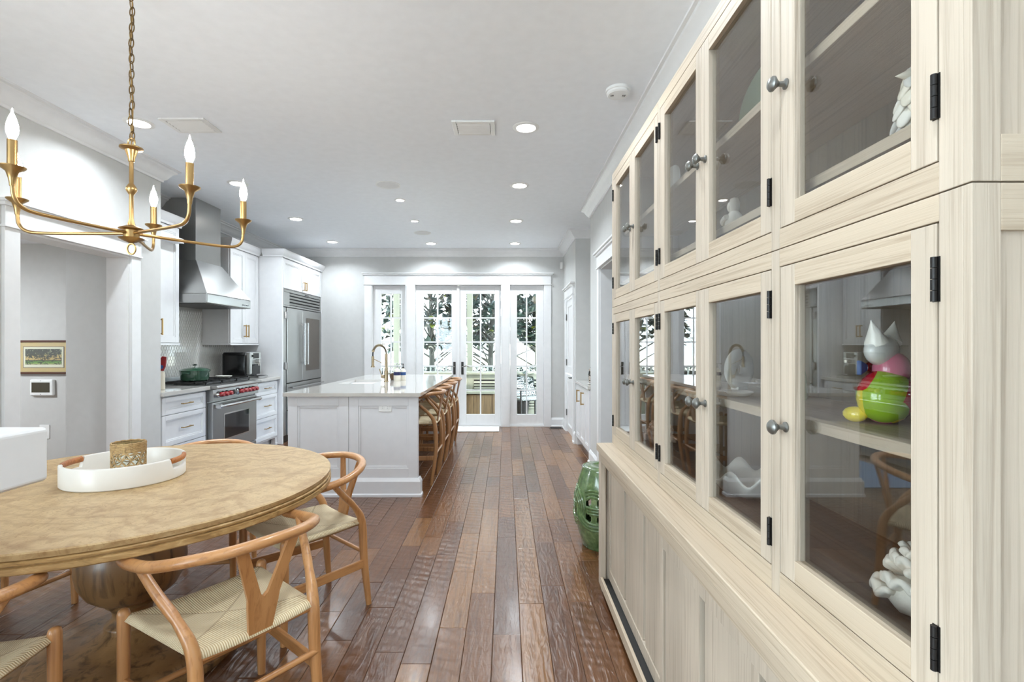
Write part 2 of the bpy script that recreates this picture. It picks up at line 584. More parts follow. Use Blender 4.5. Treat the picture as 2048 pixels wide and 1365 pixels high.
def struct(mb, name, mat, label, cat, **k):
    o = mb.build(name, mat, None, **k)
    return tag(o, label, cat, kind='structure')

def copy_tree(o, parent=None):
    c = o.copy()
    C.objects.link(c)
    OFF[c.name] = OFF.get(o.name, Vector())
    if parent:
        c.parent = parent
    for ch in list(o.children):
        if ch is not c:
            copy_tree(ch, c)
    return c

def bez(pts, n=8):
    """Catmull-Rom through pts"""
    P = [Vector(p) for p in pts]
    P = [P[0] * 2 - P[1]] + P + [P[-1] * 2 - P[-2]]
    out = []
    for i in range(1, len(P) - 2):
        for k in range(n):
            t = k / n
            a, b, c, d = P[i - 1], P[i], P[i + 1], P[i + 2]
            out.append(.5 * ((2 * b) + (c - a) * t + (2 * a - 5 * b + 4 * c - d) * t * t + (3 * b - a - 3 * c + d) * t ** 3))
    out.append(P[-2])
    return out

def panel(mb, o, u, v, n, w, h, t=.02, rail=.06, rec=.009, lip=.012):
    """framed door or drawer front: stiles and rails, a stepped bead and a recessed field"""
    B = mb.obox
    B(o, u, v, n, 0, rail, 0, h, 0, t); B(o, u, v, n, w - rail, w, 0, h, 0, t)
    B(o, u, v, n, rail, w - rail, 0, rail, 0, t); B(o, u, v, n, rail, w - rail, h - rail, h, 0, t)
    m = t - rec * .5
    r2 = rail + lip
    B(o, u, v, n, rail, r2, rail, h - rail, 0, m); B(o, u, v, n, w - r2, w - rail, rail, h - rail, 0, m)
    B(o, u, v, n, r2, w - r2, rail, r2, 0, m); B(o, u, v, n, r2, w - r2, h - r2, h - rail, 0, m)
    B(o, u, v, n, r2, w - r2, r2, h - r2, 0, t - rec)
    return mb

def pull(o, u, v, n, length, mat, parent, vertical=False, r=.005, stand=.03, name='handle'):
    """bar pull centred at o"""
    mb = MB()
    d = Vector(v) if vertical else Vector(u)
    e = Vector(u) if vertical else Vector(v)
    o = Vector(o); n = Vector(n)
    h = length / 2
    mb.obox(o, d, e, n, -h, h, -r, r, stand - r, stand + r)
    for sgn in (-1, 1):
        c = sgn * (h - .012)
        mb.obox(o, d, e, n, c - r, c + r, -r, r, 0, stand)
    return mb.build(name, mat, parent, bevel=.0015)
# ------------------------------------------------------------------ the room shell
H = 2.93
YW, YB = 8.26, -3.2                 # far wall, rear wall
XL, XK, XR = -3.08, -3.70, .97      # dining left wall, kitchen wall, right wall

# floor: individual hand-scraped boards
FL = MB().box(-6.2, 2.3, YB - .1, YW + .14, -.06, -.014)
floor = struct(FL, 'floor', 'blackmat', 'dark brown hand-scraped hardwood floor running through dining area and kitchen', 'floor')
def plank_mesh(x0, x1, y0, y1, dz):
    c = .0022
    z0, z1 = -.014, dz
    v = [(x0, y0, z0), (x1, y0, z0), (x1, y1, z0), (x0, y1, z0),
         (x0, y0, z1 - c), (x1, y0, z1 - c), (x1, y1, z1 - c), (x0, y1, z1 - c),
         (x0 + c, y0 + c, z1), (x1 - c, y0 + c, z1), (x1 - c, y1 - c, z1), (x0 + c, y1 - c, z1)]
    f = [(0, 1, 5, 4), (1, 2, 6, 5), (2, 3, 7, 6), (3, 0, 4, 7),
         (4, 5, 9, 8), (5, 6, 10, 9), (6, 7, 11, 10), (7, 4, 8, 11), (8, 9, 10, 11)]
    return v, f
PW = .1285
near, rest = [], []
x = -6.1
while x < 2.2:
    y = YB - random.random() * .8
    while y < YW + .1:
        ln = random.choice((.32, .45, .6, .75, .9, 1.1, 1.25)) * random.uniform(.9, 1.1)
        p = (x + .0006, x + PW - .0006, max(y, YB) + .0006, min(y + ln, YW + .12) - .0006, random.uniform(-.0012, 0), random.random())
        if p[3] - p[2] > .03:
            cx_, cy_ = (p[0] + p[1]) / 2, (p[2] + p[3]) / 2
            seen = -3.0 < cx_ < .96 and p[3] > 1.95 and abs(cx_) / max(cy_, .1) < 1.05
            if -1.9 < p[0] and p[1] < -1.2 and 4.5 < p[2] and p[3] < 7.1: seen = False
            if p[0] > .55 and p[3] < 2.75: seen = False
            (near if seen else rest).append(p)
        y += ln
    x += PW
near.sort(key=lambda p: p[2])
rest += near[300:]
for p in near[:300]:
    v, f = plank_mesh(*p[:5])
    b = MB().add(v, f)
    o = b.build('plank', 'floor', floor)
    at = o.data.attributes.new('rnd', 'FLOAT', 'POINT')
    at.data.foreach_set('value', [p[5]] * len(v))
b = MB(); vals = []
for p in rest:
    v, f = plank_mesh(*p[:5])
    b.add(v, f); vals += [p[5]] * len(v)
o = b.build('plank_field', 'floor', floor)
o.data.attributes.new('rnd', 'FLOAT', 'POINT').data.foreach_set('value', vals)
o['kind'] = 'stuff'

struct(MB().box(-3.95, 1.62, YB - .1, YW + .14, H, H + .12), 'ceiling', 'ceil', 'flat pale grey painted ceiling over dining area and kitchen', 'ceiling')

# dining left wall with the cased opening to the hall, closed off against the kitchen recess
w = MB()
for a, b_ in ((YB, -2.6), (.3, 3.15)): w.box(XL - .18, XL, a, b_, 0, H)
for a, b_ in ((-2.6, .3),):
    w.box(XL - .18, XL, a, b_, 0, .35); w.box(XL - .18, XL, a, b_, 2.5, H)
w.box(XL - .18, XL, 3.15, 4.09, 2.075, H)
w.box(XL - .18, XL, 4.09, 4.46, 0, H)
w.box(XK - .12, XL - .18, 4.34, 4.46, 0, H)
struct(w, 'wall_left', 'wall', 'pale grey dining wall with white cased opening to the hall', 'wall')
struct(MB().box(XK - .12, XK, 4.46, YW + .14, 0, H), 'wall_kitchen', 'wall', 'kitchen wall behind the range and white cabinets', 'wall')
w = MB()
w.box(XK, -2.23, YW, YW + .14, 0, H); w.box(.646, XR + .1, YW, YW + .14, 0, H)
w.box(-2.23, .646, YW, YW + .14, 2.35, H)
struct(w, 'wall_far', 'wall', 'far wall holding the glazed french doors and sidelights', 'wall')
w = MB()
w.box(XR, XR + .14, YB, 4.05, 0, H); w.box(XR, XR + .14, 5.13, 5.74, 0, H); w.box(XR, XR + .14, 4.05, 5.13, 2.137, H)
struct(w, 'wall_right', 'wall', 'right wall behind the whitewashed hutch with cased opening', 'wall')
w = MB()
w.box(1.47, 1.59, 5.6, 6.95, 0, H); w.box(XR + .14, 1.47, 5.62, 5.74, 0, H)
w.box(.95, 1.47, 6.83, 6.95, 0, H)
w.box(.95, 1.07, 6.95, 7.05, 0, H); w.box(.95, 1.07, 7.05, 7.83, 2.06, H); w.box(.95, 1.07, 7.83, YW, 0, H)
struct(w, 'wall_alcove', 'wall', 'alcove and side wall beyond the right opening, beside the far doors', 'wall')
struct(MB().box(2.2, 2.3, 3.4, 6, 0, H).box(1.11, 2.2, 3.3, 3.4, 0, H).box(1.59, 2.2, 5.62, 5.74, 0, H).box(1.11, 2.3, 3.3, 5.74, H - .3, H - .2), 'wall_side_room', 'hall', 'wall of the room beyond the right cased opening', 'wall')
# rear wall, and unseen windows added there and at left for daylight
w = MB()
for a, b_ in ((XL - .1, -2.85), (-1.75, XR + .14)):
    w.box(a, b_, YB - .12, YB, 0, H)
for a, b_ in ((-2.85, -1.75),):
    w.box(a, b_, YB - .12, YB, 0, .35); w.box(a, b_, YB - .12, YB, 2.5, H)
struct(w, 'wall_back', 'wall', 'rear wall behind the viewer with an added tall window', 'wall')
def sash(n, o, u, nn, w_, label):
    f = MB()
    f.obox(o, u, Z_, nn, 0, .05, .35, 2.5, -.09, -.03); f.obox(o, u, Z_, nn, w_ - .05, w_, .35, 2.5, -.09, -.03)
    for z0, z1 in ((.35, .4), (1.4, 1.44), (2.45, 2.5)): f.obox(o, u, Z_, nn, .05, w_ - .05, z0, z1, -.09, -.03)
    f = struct(f, 'window_%d' % n, 'trim', label, 'window')
    for z0, z1 in ((.4, 1.4), (1.44, 2.45)):
        MB().obox(o, u, Z_, nn, .05, w_ - .05, z0, z1, -.064, -.06).build('pane', 'pane', f)
sash(3, (-1.75, YB, 0), -X_, Y_, 1.1, 'tall sash window added unseen in the rear wall for daylight')
sash(4, (XL, -2.6, 0), Y_, X_, 2.9, 'wide sash window added unseen in the left wall for daylight')  # added window out of view, brightens the hutch fronts
# hall beyond the opening
w = MB()
w.box(-6.1, XK - .12, 5.06, 5.16, 0, H)
struct(w, 'wall_hall', 'hall', 'grey hall wall seen through the left opening, holding the framed print', 'wall')
w = MB(); w.box(-6.2, -6.1, 1.9, 5.16, 0, H); w.box(-6.1, XL - .18, 1.9, 2.0, 0, H)
struct(w, 'wall_hall_side', 'hall', 'hidden side walls of the hall', 'wall')
struct(MB().box(-6.1, XL - .18, 2.0, 5.06, 2.376, 2.42), 'ceiling_hall', 'ceil', 'lowered ceiling of the hall beyond the left opening', 'ceiling')

# crown moulding all round
CR = [(0, 0), (0, -.125), (.014, -.125), (.018, -.108), (.034, -.096), (.05, -.07), (.066, -.045), (.09, -.032), (.094, -.018), (.112, -.014), (.112, 0)]
cpath = [(XR, YB), (XR, 5.74), (1.47, 5.74), (1.47, 6.83), (.95, 6.83), (.95, YW), (XK, YW), (XK, 4.46), (XL, 4.46), (XL, YB)]
struct(MB().sweep(cpath, CR, H), 'trim_1', 'trim', 'white crown moulding running round the top of the walls', 'moulding', smooth=True, angle=30)
# baseboards
BP = [(0, 0), (.03, 0), (.03, .018), (.018, .03), (.018, .12), (.012, .135), (.006, .15), (0, .15)]
struct(MB().sweep([(XR, 5.225), (XR, 5.74), (1.06, 5.74)], BP), 'baseboard_right', 'trim', 'white baseboard on the wall between right opening and bar alcove', 'baseboard')
struct(MB().sweep([(.95, 6.83), (.95, 6.955)], BP), 'baseboard_alcove', 'trim', 'short white baseboard between bar alcove and panelled door', 'baseboard')
struct(MB().sweep([(.95, 7.925), (.95, YW), (.745, YW)], BP), 'baseboard_far', 'trim', 'white baseboard in the far right corner beside the glazed sidelight', 'baseboard')
struct(MB().sweep([(XL, 4.46), (XL, 4.195)], BP), 'baseboard_left', 'trim', 'white baseboard between the hall opening and drawer cabinets', 'baseboard')
struct(MB().sweep([(XK - .12, 5.06), (-6.1, 5.06)], BP), 'baseboard_hall', 'trim', 'white baseboard along the hall wall', 'baseboard')

# casings. n points into the room
def casing(o, u, n, w_, h_, wid=.09, head=.13, t=.022, extra=.02):
    """door surround: two side boards, a plain head board, a cap"""
    mb = MB()
    mb.obox(o, u, Z_, n, -wid, 0, 0, h_, 0, t); mb.obox(o, u, Z_, n, w_, w_ + wid, 0, h_, 0, t)
    mb.obox(o, u, Z_, n, -wid - .008, w_ + wid + .008, h_, h_ + .014, 0, t + .012)
    mb.obox(o, u, Z_, n, -wid, w_ + wid, h_ + .014, h_ + head, 0, t + .004)
    mb.obox(o, u, Z_, n, -wid - extra, w_ + wid + extra, h_ + head, h_ + head + .022, 0, t + .022)
    mb.obox(o, u, Z_, n, -wid - extra - .014, w_ + wid + extra + .014, h_ + head + .022, h_ + head + .04, 0, t + .038)
    return mb
struct(casing((XL, 4.09, 0), -Y_, X_, .94, 2.075, .1), 'trim_2', 'trim', 'white door surround of the opening to the hall', 'trim', bevel=.002)
mb = MB(); mb.box(XL - .18, XL, 4.078, 4.09, 0, 2.075); mb.box(XL - .18, XL, 3.15, 3.162, 0, 2.075); mb.box(XL - .18, XL, 3.162, 4.078, 2.063, 2.075)
struct(mb, 'trim_3', 'trim', 'white jamb lining inside the hall opening', 'trim')
struct(casing((XR, 4.05, 0), Y_, -X_, 1.08, 2.137, .09), 'trim_4', 'trim', 'white door surround of the right opening beside the hutch', 'trim', bevel=.002)
mb = MB(); mb.box(XR, XR + .14, 5.118, 5.13, 0, 2.137); mb.box(XR, XR + .14, 4.05, 4.062, 0, 2.137); mb.box(XR, XR + .14, 4.062, 5.118, 2.125, 2.137)
struct(mb, 'trim_5', 'trim', 'white jamb lining inside the right opening', 'trim')
struct(casing((.95, 7.05, 0), Y_, -X_, .78, 2.06, .09), 'trim_6', 'trim', 'white surround of the panelled door beside the far corner', 'trim', bevel=.002)
# panelled side door
d = MB()
for z0, z1 in ((.02, .9), (.915, 2.045)):
    panel(d, (.985, 7.06, z0), Y_, Z_, -X_, .76, z1 - z0, .03, .11, .012)
d3 = struct(d, 'door_3', 'trim', 'closed white panelled door in the short side wall by the far corner', 'door')
for z in (.3, 1.08, 1.78):
    MB().box(.944, .958, 7.815, 7.835, z - .05, z + .05).build('hinge', 'darksteel', d3)
mb = MB(); mb.lathe([(.024, 0), (.024, .008), (.01, .01), (.01, .04)], 14, (.955, 7.12, .88), (-1, 0, 0)); mb.box(.9, .912, 7.1, 7.22, .872, .886)
mb.build('lever_handle', 'darksteel', d3, bevel=.002)

# far door set: posts and casing
mb = MB()
mb.box(-2.336, -2.21, YW - .022, YW, 0, 2.34); mb.box(.626, .745, YW - .022, YW, 0, 2.34)
for a, b_ in ((-1.66, -1.495), (-.083, .066)):
    mb.box(a, b_, YW - .03, YW + .12, 0, 2.34)
    mb.box(a + .02, b_ - .02, YW - .04, YW - .03, 0, 2.33)
mb.box(-2.35, .76, YW - .034, YW, 2.34, 2.356)
mb.box(-2.336, .745, YW - .026, YW, 2.356, 2.5)
mb.box(-2.36, .77, YW - .045, YW, 2.5, 2.52); mb.box(-2.375, .785, YW - .06, YW, 2.52, 2.54)
mb.box(-2.22, -2.2, YW, YW + .12, 0, 2.34); mb.box(.626, .646, YW, YW + .12, 0, 2.34); mb.box(-2.22, .646, YW, YW + .12, 2.34, 2.352)
mb.box(-2.22, .646, YW, YW + .14, -.02, .022)
struct(mb, 'trim_7', 'trim', 'white surround, posts and sill of the far glazed doors', 'trim', bevel=.003)

def leaf(name, label, cat, x0, x1, g0, g1, handle=0):
    y0, y1 = YW + .035, YW + .08
    z0, z1, h0, h1 = .024, 2.338, .199, 2.2
    mb = MB()
    mb.box(x0, g0, y0, y1, z0, z1); mb.box(g1, x1, y0, y1, z0, z1)
    mb.box(g0, g1, y0, y1, z0, h0); mb.box(g0, g1, y0, y1, h1, z1)
    o = struct(mb, name, 'trim', label, cat, bevel=.003)
    xm, mw = (g0 + g1) / 2, .011
    step = (h1 - h0) / 5
    for r in range(5):
        for a, b_ in ((g0, xm - mw), (xm + mw, g1)):
            MB().box(a, b_, y0 + .02, y0 + .025, h0 + step * r + (mw if r else 0), h0 + step * (r + 1) - (mw if r < 4 else 0)).build('pane', 'pane', o)
    MB().box(xm - mw, xm + mw, y0 + .006, y1 - .006, h0, h1).build('muntin', 'trim', o)
    for r in range(1, 5):
        z = h0 + step * r
        MB().box(g0, g1, y0 + .008, y1 - .008, z - mw, z + mw).build('muntin', 'trim', o)
    if handle:
        xh = x1 - .055 if handle > 0 else x0 + .055
        hp = MB().box(xh - .02, xh + .02, y0 - .008, y0, .86, 1.07)
        hp = hp.build('handle_plate', 'darksteel', o, bevel=.003)
        MB().tube(bez([(xh, y0 - .008, .99), (xh, y0 - .05, .99), (xh - handle * .03, y0 - .055, .995), (xh - handle * .07, y0 - .055, 1.005), (xh - handle * .12, y0 - .05, .985)], 5), .008, 8).build('lever', 'chrome', hp, smooth=True)
    return o
leaf('window_1', 'narrow glazed sidelight left of the french doors', 'window', -2.198, -1.662, -2.073, -1.751)
leaf('window_2', 'narrow glazed sidelight right of the french doors', 'window', .068, .624, .182, .504)
leaf('door_1', 'left leaf of the white glazed french doors', 'door', -1.493, -.80, -1.371, -.903, 1)
leaf('door_2', 'right leaf of the white glazed french doors', 'door', -.778, -.085, -.66, -.186, -1)
struct(MB().box(-.81, -.768, YW + .012, YW + .034, .03, 2.33), 'trim_8', 'trim', 'white astragal strip where the french doors meet', 'trim', bevel=.004)

# diamond backsplash
rw, rh, g = .042, .074, .0035
b = MB()
def diamond(yc, zc):
    a, c_ = rw / 2 - g / 2, rh / 2 - g / 2
    k = .55
    x0, x1 = XK + .003, XK + .0085
    pts = [(yc - a, zc), (yc, zc - c_), (yc + a, zc), (yc, zc + c_)]
    pin = [(yc + (p[0] - yc) * .86, zc + (p[1] - zc) * .86) for p in pts]
    v = [(x0, *p) for p in pts] + [(x1, *p) for p in pin]
    b.add(v, [(0, 1, 5, 4), (1, 2, 6, 5), (2, 3, 7, 6), (3, 0, 4, 7), (4, 5, 6, 7)])
ny = int((6.79 - 4.47) / rw)
for i in range(ny):
    for j in range(24):
        for s_ in (0, 1):
            yc, zc = 4.49 + i * rw + s_ * rw / 2, .945 + j * rh + s_ * rh / 2
            if 5.14 < yc < 6.08:
                top = 1.76
            else:
                top = 1.34
            if zc < top - .02: diamond(yc, zc)
bs = MB().box(XK, XK + .0025, 4.46, 6.79, .925, 1.8)
M['tile'] = plain('pearl_tile', (230, 228, 224), .12, coat=.5)
M['grout'] = plain('grey_grout', (176, 172, 166), .8)
bo = struct(bs, 'trim_9', 'grout', 'grey grouted backsplash of small white diamond tiles behind the range', 'backsplash')
t_ = b.build('tile_field', 'tile', bo); t_['kind'] = 'stuff'

# ------------------------------------------------------------------ ceiling fittings
LIGHTS = [(-2.609, 3.554, 'beside the chandelier chain'), (-2.62, 4.884, 'above the range hood side'), (-2.628, 6.257, 'above the fridge side of the aisle'), (-2.655, 7.65, 'near the far wall above the fridge'),
          (-1.153, 5.44, 'over the near end of the island'), (-1.163, 6.358, 'over the island sink'), (-1.165, 7.764, 'near the far wall behind the island'),
          (.145, 3.628, 'beside the ceiling vent, largest of the ceiling'), (.1335, 4.945, 'over the walkway, second from the viewer'), (.127, 6.358, 'over the walkway, third from the viewer'), (.14, 7.764, 'near the far wall over the walkway')]
ADDED_BEHIND = [(.14, 2.15, 'added out of view over the hutch'), (.14, .5, 'added out of view above the viewer'), (-2.3, -1.2, 'added out of view in the rear left of the room'), (.14, -1.2, 'added out of view in the rear right of the room')]  # unseen downlights added to brighten the room
ring = [(.066, -.001), (.07, -.008), (.088, -.006), (.096, -.002), (.096, 0), (.066, 0)]
proto = None
small = {4, 5}
for i, l in enumerate(LIGHTS + ADDED_BEHIND):
    lab = 'round recessed downlight ' + l[2]
    k = .62 if i in small else 1.0
    t_ = thing('recessed_light', lab, 'light', (l[0], l[1], H), group='recessed ceiling lights', local=True)
    MB().lathe([(r * k, z) for r, z in ring], 32).build('trim_ring', 'whitepl', t_, smooth=True)
    MB().lathe([(.0001, -.003), (.05 * k, -.0045), (.0665 * k, -.003)], 32).build('lens', 'downlens', t_, smooth=True)
    ld = bpy.data.lights.new('downlight_lamp', 'AREA'); ld.shape = 'DISK'; ld.size = .12 * k
    ld.energy = DOWN * (.6 if k < 1 else 1) * (.9 if i >= 11 else 1); ld.color = DOWN_COL; ld.spread = R(142)
    lo = bpy.data.objects.new('downlight_lamp', ld); C.objects.link(lo)
    lo.parent = t_; lo.location = (0, 0, -.012)
# hall lamp
t_ = thing('hall_light', 'flush ceiling light of the hall, out of sight beyond the opening', 'light', (-5.45, 3.5, 2.376), local=True)
MB().lathe([(.0001, -.07), (.09, -.06), (.14, -.03), (.15, 0)], 24).build('shade', 'downlens', t_, smooth=True)
ld = bpy.data.lights.new('hall_lamp', 'AREA'); ld.shape = 'DISK'; ld.size = .22; ld.energy = 21; ld.color = DOWN_COL
lo = bpy.data.objects.new('hall_lamp', ld); C.objects.link(lo); lo.parent = t_; lo.location = (0, 0, -.08)

for x, y, lab in ((-1.163, 4.93, 'round white ceiling speaker before the island'), (-1.176, 7.04, 'round white ceiling speaker over the island sink end')):
    t_ = thing('ceiling_speaker', lab, 'speaker', (x, y, H), group='ceiling speakers', local=True)
    MB().lathe([(.108, 0), (.108, -.004), (.12, -.004), (.12, 0)], 36).build('rim', 'whitepl', t_)
    MB().lathe([(.0001, -.003), (.108, -.003), (.108, 0)], 36).build('grille', plain('speaker_grille', (226, 226, 226), .7, bump=.6), t_)
def vent(x0, x1, y0, y1, lab):
    t_ = thing('ceiling_vent', lab, 'vent', ((x0 + x1) / 2, (y0 + y1) / 2, H), group='ceiling vents')
    m = .032
    f = MB()
    f.box(x0, x0 + m, y0, y1, H - .012, H); f.box(x1 - m, x1, y0, y1, H - .012, H)
    f.box(x0 + m, x1 - m, y0, y0 + m, H - .012, H); f.box(x0 + m, x1 - m, y1 - m, y1, H - .012, H)
    f.build('frame', 'whitepl', t_, bevel=.003)
    MB().box(x0 + m, x1 - m, y0 + m, y1 - m, H - .001, H - .0005).build('backing', 'darksteel', t_)
    n = 5
    for i in range(n):
        y = y0 + m + (y1 - y0 - 2 * m) * (i + .5) / n
        s = MB().obox((x0 + m + .004, y, H - .006), X_, Vector((0, .85, -.5)).normalized(), Vector((0, .5, .85)).normalized(), 0, x1 - x0 - 2 * m - .008, -.015, .015, -.0012, .0012)
        s.build('louver', 'whitepl', t_)
vent(-.385, -.08, 3.51, 3.74, 'white louvered ceiling vent beside the largest downlight')
vent(-2.42, -2.1, 3.47, 3.70, 'white louvered ceiling vent above the chandelier')
t_ = thing('smoke_detector', 'round white smoke detector on the ceiling above the hutch', 'detector', (.692, 3.09, H), local=True)
MB().lathe([(.074, 0), (.074, -.016), (.068, -.018), (.068, -.03), (.06, -.037), (.0001, -.038)], 36).build('housing', 'whitepl', t_, smooth=True)
for sx in (-1, 1):
    for k in range(3):
        MB().box(sx * .036 + (k - 1) * .007 - .0016, sx * .036 + (k - 1) * .007 + .0016, -.008, .01, -.0388, -.037).build('slot', 'blackmat', t_)
t_ = thing('motion_sensor', 'small white motion sensor high in the far right corner', 'sensor', (.915, 8.235, 2.6), R(40), local=True)
MB().box(-.03, .03, -.045, .01, 0, .11).build('housing', 'whitepl', t_, bevel=.008)
MB().box(-.018, .018, -.05, -.044, .02, .065).build('lens', 'whitepl', t_, bevel=.003)

# ------------------------------------------------------------------ hall wall items
yh = 5.06
def hx(px): return (px - 1012) * yh / 1000
def hz(py): return 1.35 - (py - 690.5) * yh / 1000
t_ = thing('framed_print', 'framed landscape print of oaks on the hall wall', 'picture', (hx(93), yh, hz(748)))
a0, a1, b0, b1 = hx(40), hx(146), hz(748), hz(681)
f = MB(); m = .02
f.box(a0, a0 + m, yh - .035, yh, b0, b1); f.box(a1 - m, a1, yh - .035, yh, b0, b1); f.box(a0 + m, a1 - m, yh - .035, yh, b0, b0 + m); f.box(a0 + m, a1 - m, yh - .035, yh, b1 - m, b1)
f.build('frame', 'frame_w', t_, bevel=.003)
MB().box(a0 + m, a1 - m, yh - .024, yh - .004, b0 + m, b1 - m).build('mat_board', 'mat_card', t_)
MB().box(hx(51), hx(133), yh - .0255, yh - .024, hz(736), hz(693.5)).build('inner_line', 'frame_w', t_)
MB().box(hx(52.3), hx(131.7), yh - .027, yh - .0255, hz(735), hz(694.6)).build('paper_border', 'paper', t_)
MB().box(hx(56), hx(128), yh - .0285, yh - .027, hz(729.5), hz(698.5)).build('print', 'print', t_)
MB().box(a0 + m, a1 - m, yh - .031, yh - .029, b0 + m, b1 - m).build('glazing', 'pane', t_)
t_ = thing('wall_control_panel', 'white wall control panel with dark screen below the framed print', 'control panel', (hx(89), yh, hz(791)))
MB().box(hx(65), hx(111.5), yh - .034, yh, hz(791.5), hz(759)).build('housing', 'whitepl', t_, bevel=.012, seg=3)
MB().box(hx(69.5), hx(105.5), yh - .0355, yh - .033, hz(785), hz(765)).build('screen', 'screen', t_)
for py in (762, 788.5):
    MB().box(hx(86.6), hx(88.2), yh - .0348, yh - .033, hz(py + .5), hz(py - .5)).build('indicator', 'darksteel', t_)
t_ = thing('light_switch', 'white light switch plate low on the hall wall', 'switch', (hx(90), yh, hz(878)))
MB().box(hx(80), hx(100), yh - .008, yh, hz(878), hz(850)).build('plate', 'whitepl', t_, bevel=.003)
MB().box(hx(86), hx(94), yh - .012, yh - .008, hz(871), hz(857)).build('rocker', 'whitepl', t_, bevel=.002)
# ------------------------------------------------------------------ kitchen run on the left wall (fronts face +X)
XF = -3.09           # base fronts
XU = -3.355          # wall cabinet fronts
XG = -3.04           # fridge surround front
CT = .925            # worktop height
U, N = Y_, X_

def drawer_cabinet(y0, y1, heights, label):
    t_ = thing('drawer_cabinet', label, 'cabinet', ((XK + XF) / 2, (y0 + y1) / 2, 0), group='drawer cabinets beside the range')
    b = MB()
    b.box(XK + .012, XF - .022, y0 + .001, y1 - .001, .1, .885)
    b.box(XK + .012, XF - .09, y0 + .001, y1 - .001, 0, .1)
    b.build('body', 'cab', t_, bevel=.002)
    k = MB()
    for yy in (y0 + .003, y1 - .063):
        k.box(XF - .07, XF - .012, yy, yy + .06, 0, .1)
        k.box(XF - .075, XF - .004, yy - .002, yy + .064, 0, .03)
    k.build('foot', 'cab', t_, bevel=.004)
    z = .875
    for h in heights:
        d = panel(MB(), (XF - .022, y0 + .03, z - h), U, Z_, N, y1 - y0 - .06, h - .006, .022, .045, .012, .014).build('drawer', 'cab', t_, bevel=.0015)
        pull((XF, (y0 + y1) / 2, z - h / 2), U, Z_, N, .15, 'brass', d)
        z -= h
    return t_
drawer_cabinet(4.465, 5.175, (.165, .29, .29), 'white three-drawer base cabinet left of the range')
drawer_cabinet(6.125, 6.785, (.165, .29, .29), 'white three-drawer base cabinet between range and fridge')
for y0, y1, lab in ((4.462, 5.178, 'pale quartz worktop left of the range'), (6.122, 6.785, 'pale quartz worktop under the coffee machine')):
    o = MB().box(XK + .009, XF + .03, y0, y1, .886, CT).build('countertop', 'quartz', None, bevel=.003)
    tag(o, lab, 'countertop', 'kitchen wall worktops')

# range
RY0, RY1 = 5.182, 6.118
t_ = thing('range', 'stainless steel gas range with red control knobs', 'range', (-3.4, (RY0 + RY1) / 2, 0))
b = MB(); b.box(XK + .02, -3.1, RY0, RY1, .12, .9); b.box(XK + .02, -3.12, RY0 + .02, RY1 - .02, .02, .12)
b.build('body', 'steel', t_, bevel=.003)
for yy in (RY0 + .05, RY1 - .05):
    MB().lathe([(.02, 0), (.02, .02)], 12, (-3.16, yy, 0)).build('foot', 'darksteel', t_)
cp = MB().prism([(-3.1, .755), (-3.03, .765), (-3.035, .885), (-3.1, .905)], (0, 0, 0), X_, Z_, -Y_, -RY1, -RY0).build('control_panel', 'steel_y', t_, bevel=.002)
MB().prism([(-3.12, .895), (-2.99, .89), (-2.985, .905), (-3.0, .925), (-3.12, .93)], (0, 0, 0), X_, Z_, -Y_, -RY1, -RY0).build('bull_nose', 'steel_y', t_, bevel=.004)
MB().box(XK + .03, -3.1, RY0 + .002, RY1 - .002, .9, .928).build('cooktop', 'steel', t_, bevel=.002)
MB().box(XK + .02, XK + .06, RY0, RY1, .9, 1.0).build('back_guard', 'steel_y', t_, bevel=.003)
for k in range(3):
    y0, y1 = RY0 + .02 + k * .3, RY0 + .305 + k * .3
    g = MB()
    for yy in (y0, y1 - .014): g.box(-3.62, -3.12, yy, yy + .014, .942, .958)
    for xx in (-3.62, -3.49, -3.376, -3.25, -3.134): g.box(xx, xx + .014, y0, y1, .942, .958)
    g.box(-3.62, -3.12, (y0 + y1) / 2 - .007, (y0 + y1) / 2 + .007, .942, .96)
    for xx in (-3.62, -3.134):
        for yy in (y0, y1 - .014): g.box(xx, xx + .014, yy, yy + .014, .928, .942)
    gg = g.build('grate', 'iron', t_, bevel=.002)
    for xx in (-3.49, -3.25):
        MB().lathe([(.055, .928), (.055, .936), (.035, .94), (.0001, .941)], 18, (xx, (y0 + y1) / 2, 0)).build('burner_cap', 'iron', gg, smooth=True)
for i, yy in enumerate((5.265, 5.345, 5.425, 5.655, 5.745, 5.825, 5.905, 5.985)):
    big = 1.15 if i == 3 else 1
    kb = MB().lathe([(.034 * big, 0), (.034 * big, .012), (.028, .022), (.026, .03)], 20, (-3.035, yy, .828), (1, 0, .04)).build('knob_bezel', 'chrome', t_, smooth=True)
    MB().lathe([(.0001, .03), (.022, .03), (.025, .034), (.022, .066), (.018, .07), (.0001, .07)][1:], 16, (-3.035, yy, .828), (1, 0, .04)).build('knob', 'red', kb, smooth=True)
MB().box(-3.036, -3.031, 5.49, 5.59, .8, .855).build('display', 'darksteel', t_)
od = MB(); od.box(-3.1, -3.045, RY0 + .012, RY1 - .012, .2, .745)
od = od.build('oven_door', 'steel', t_, bevel=.006)
MB().box(-3.046, -3.043, 5.4, 5.93, .32, .61).build('window_trim', 'chrome', od, bevel=.008)
MB().box(-3.044, -3.0415, 5.415, 5.915, .335, .595).build('oven_window', 'ovenglass', od)
hd = MB().tube([(-2.985, RY0 + .03, .705), (-2.985, RY1 - .03, .705)], .017, 16)
hd = hd.build('oven_handle', 'chrome', od, smooth=True)
for yy in (RY0 + .06, RY1 - .06):
    MB().box(-3.046, -2.975, yy - .02, yy + .02, .682, .728).build('handle_bracket', 'chrome', od, bevel=.006)
MB().box(-3.09, -3.05, RY0 + .012, RY1 - .012, .12, .19).build('kick_plate', 'steel_y', t_, bevel=.003)

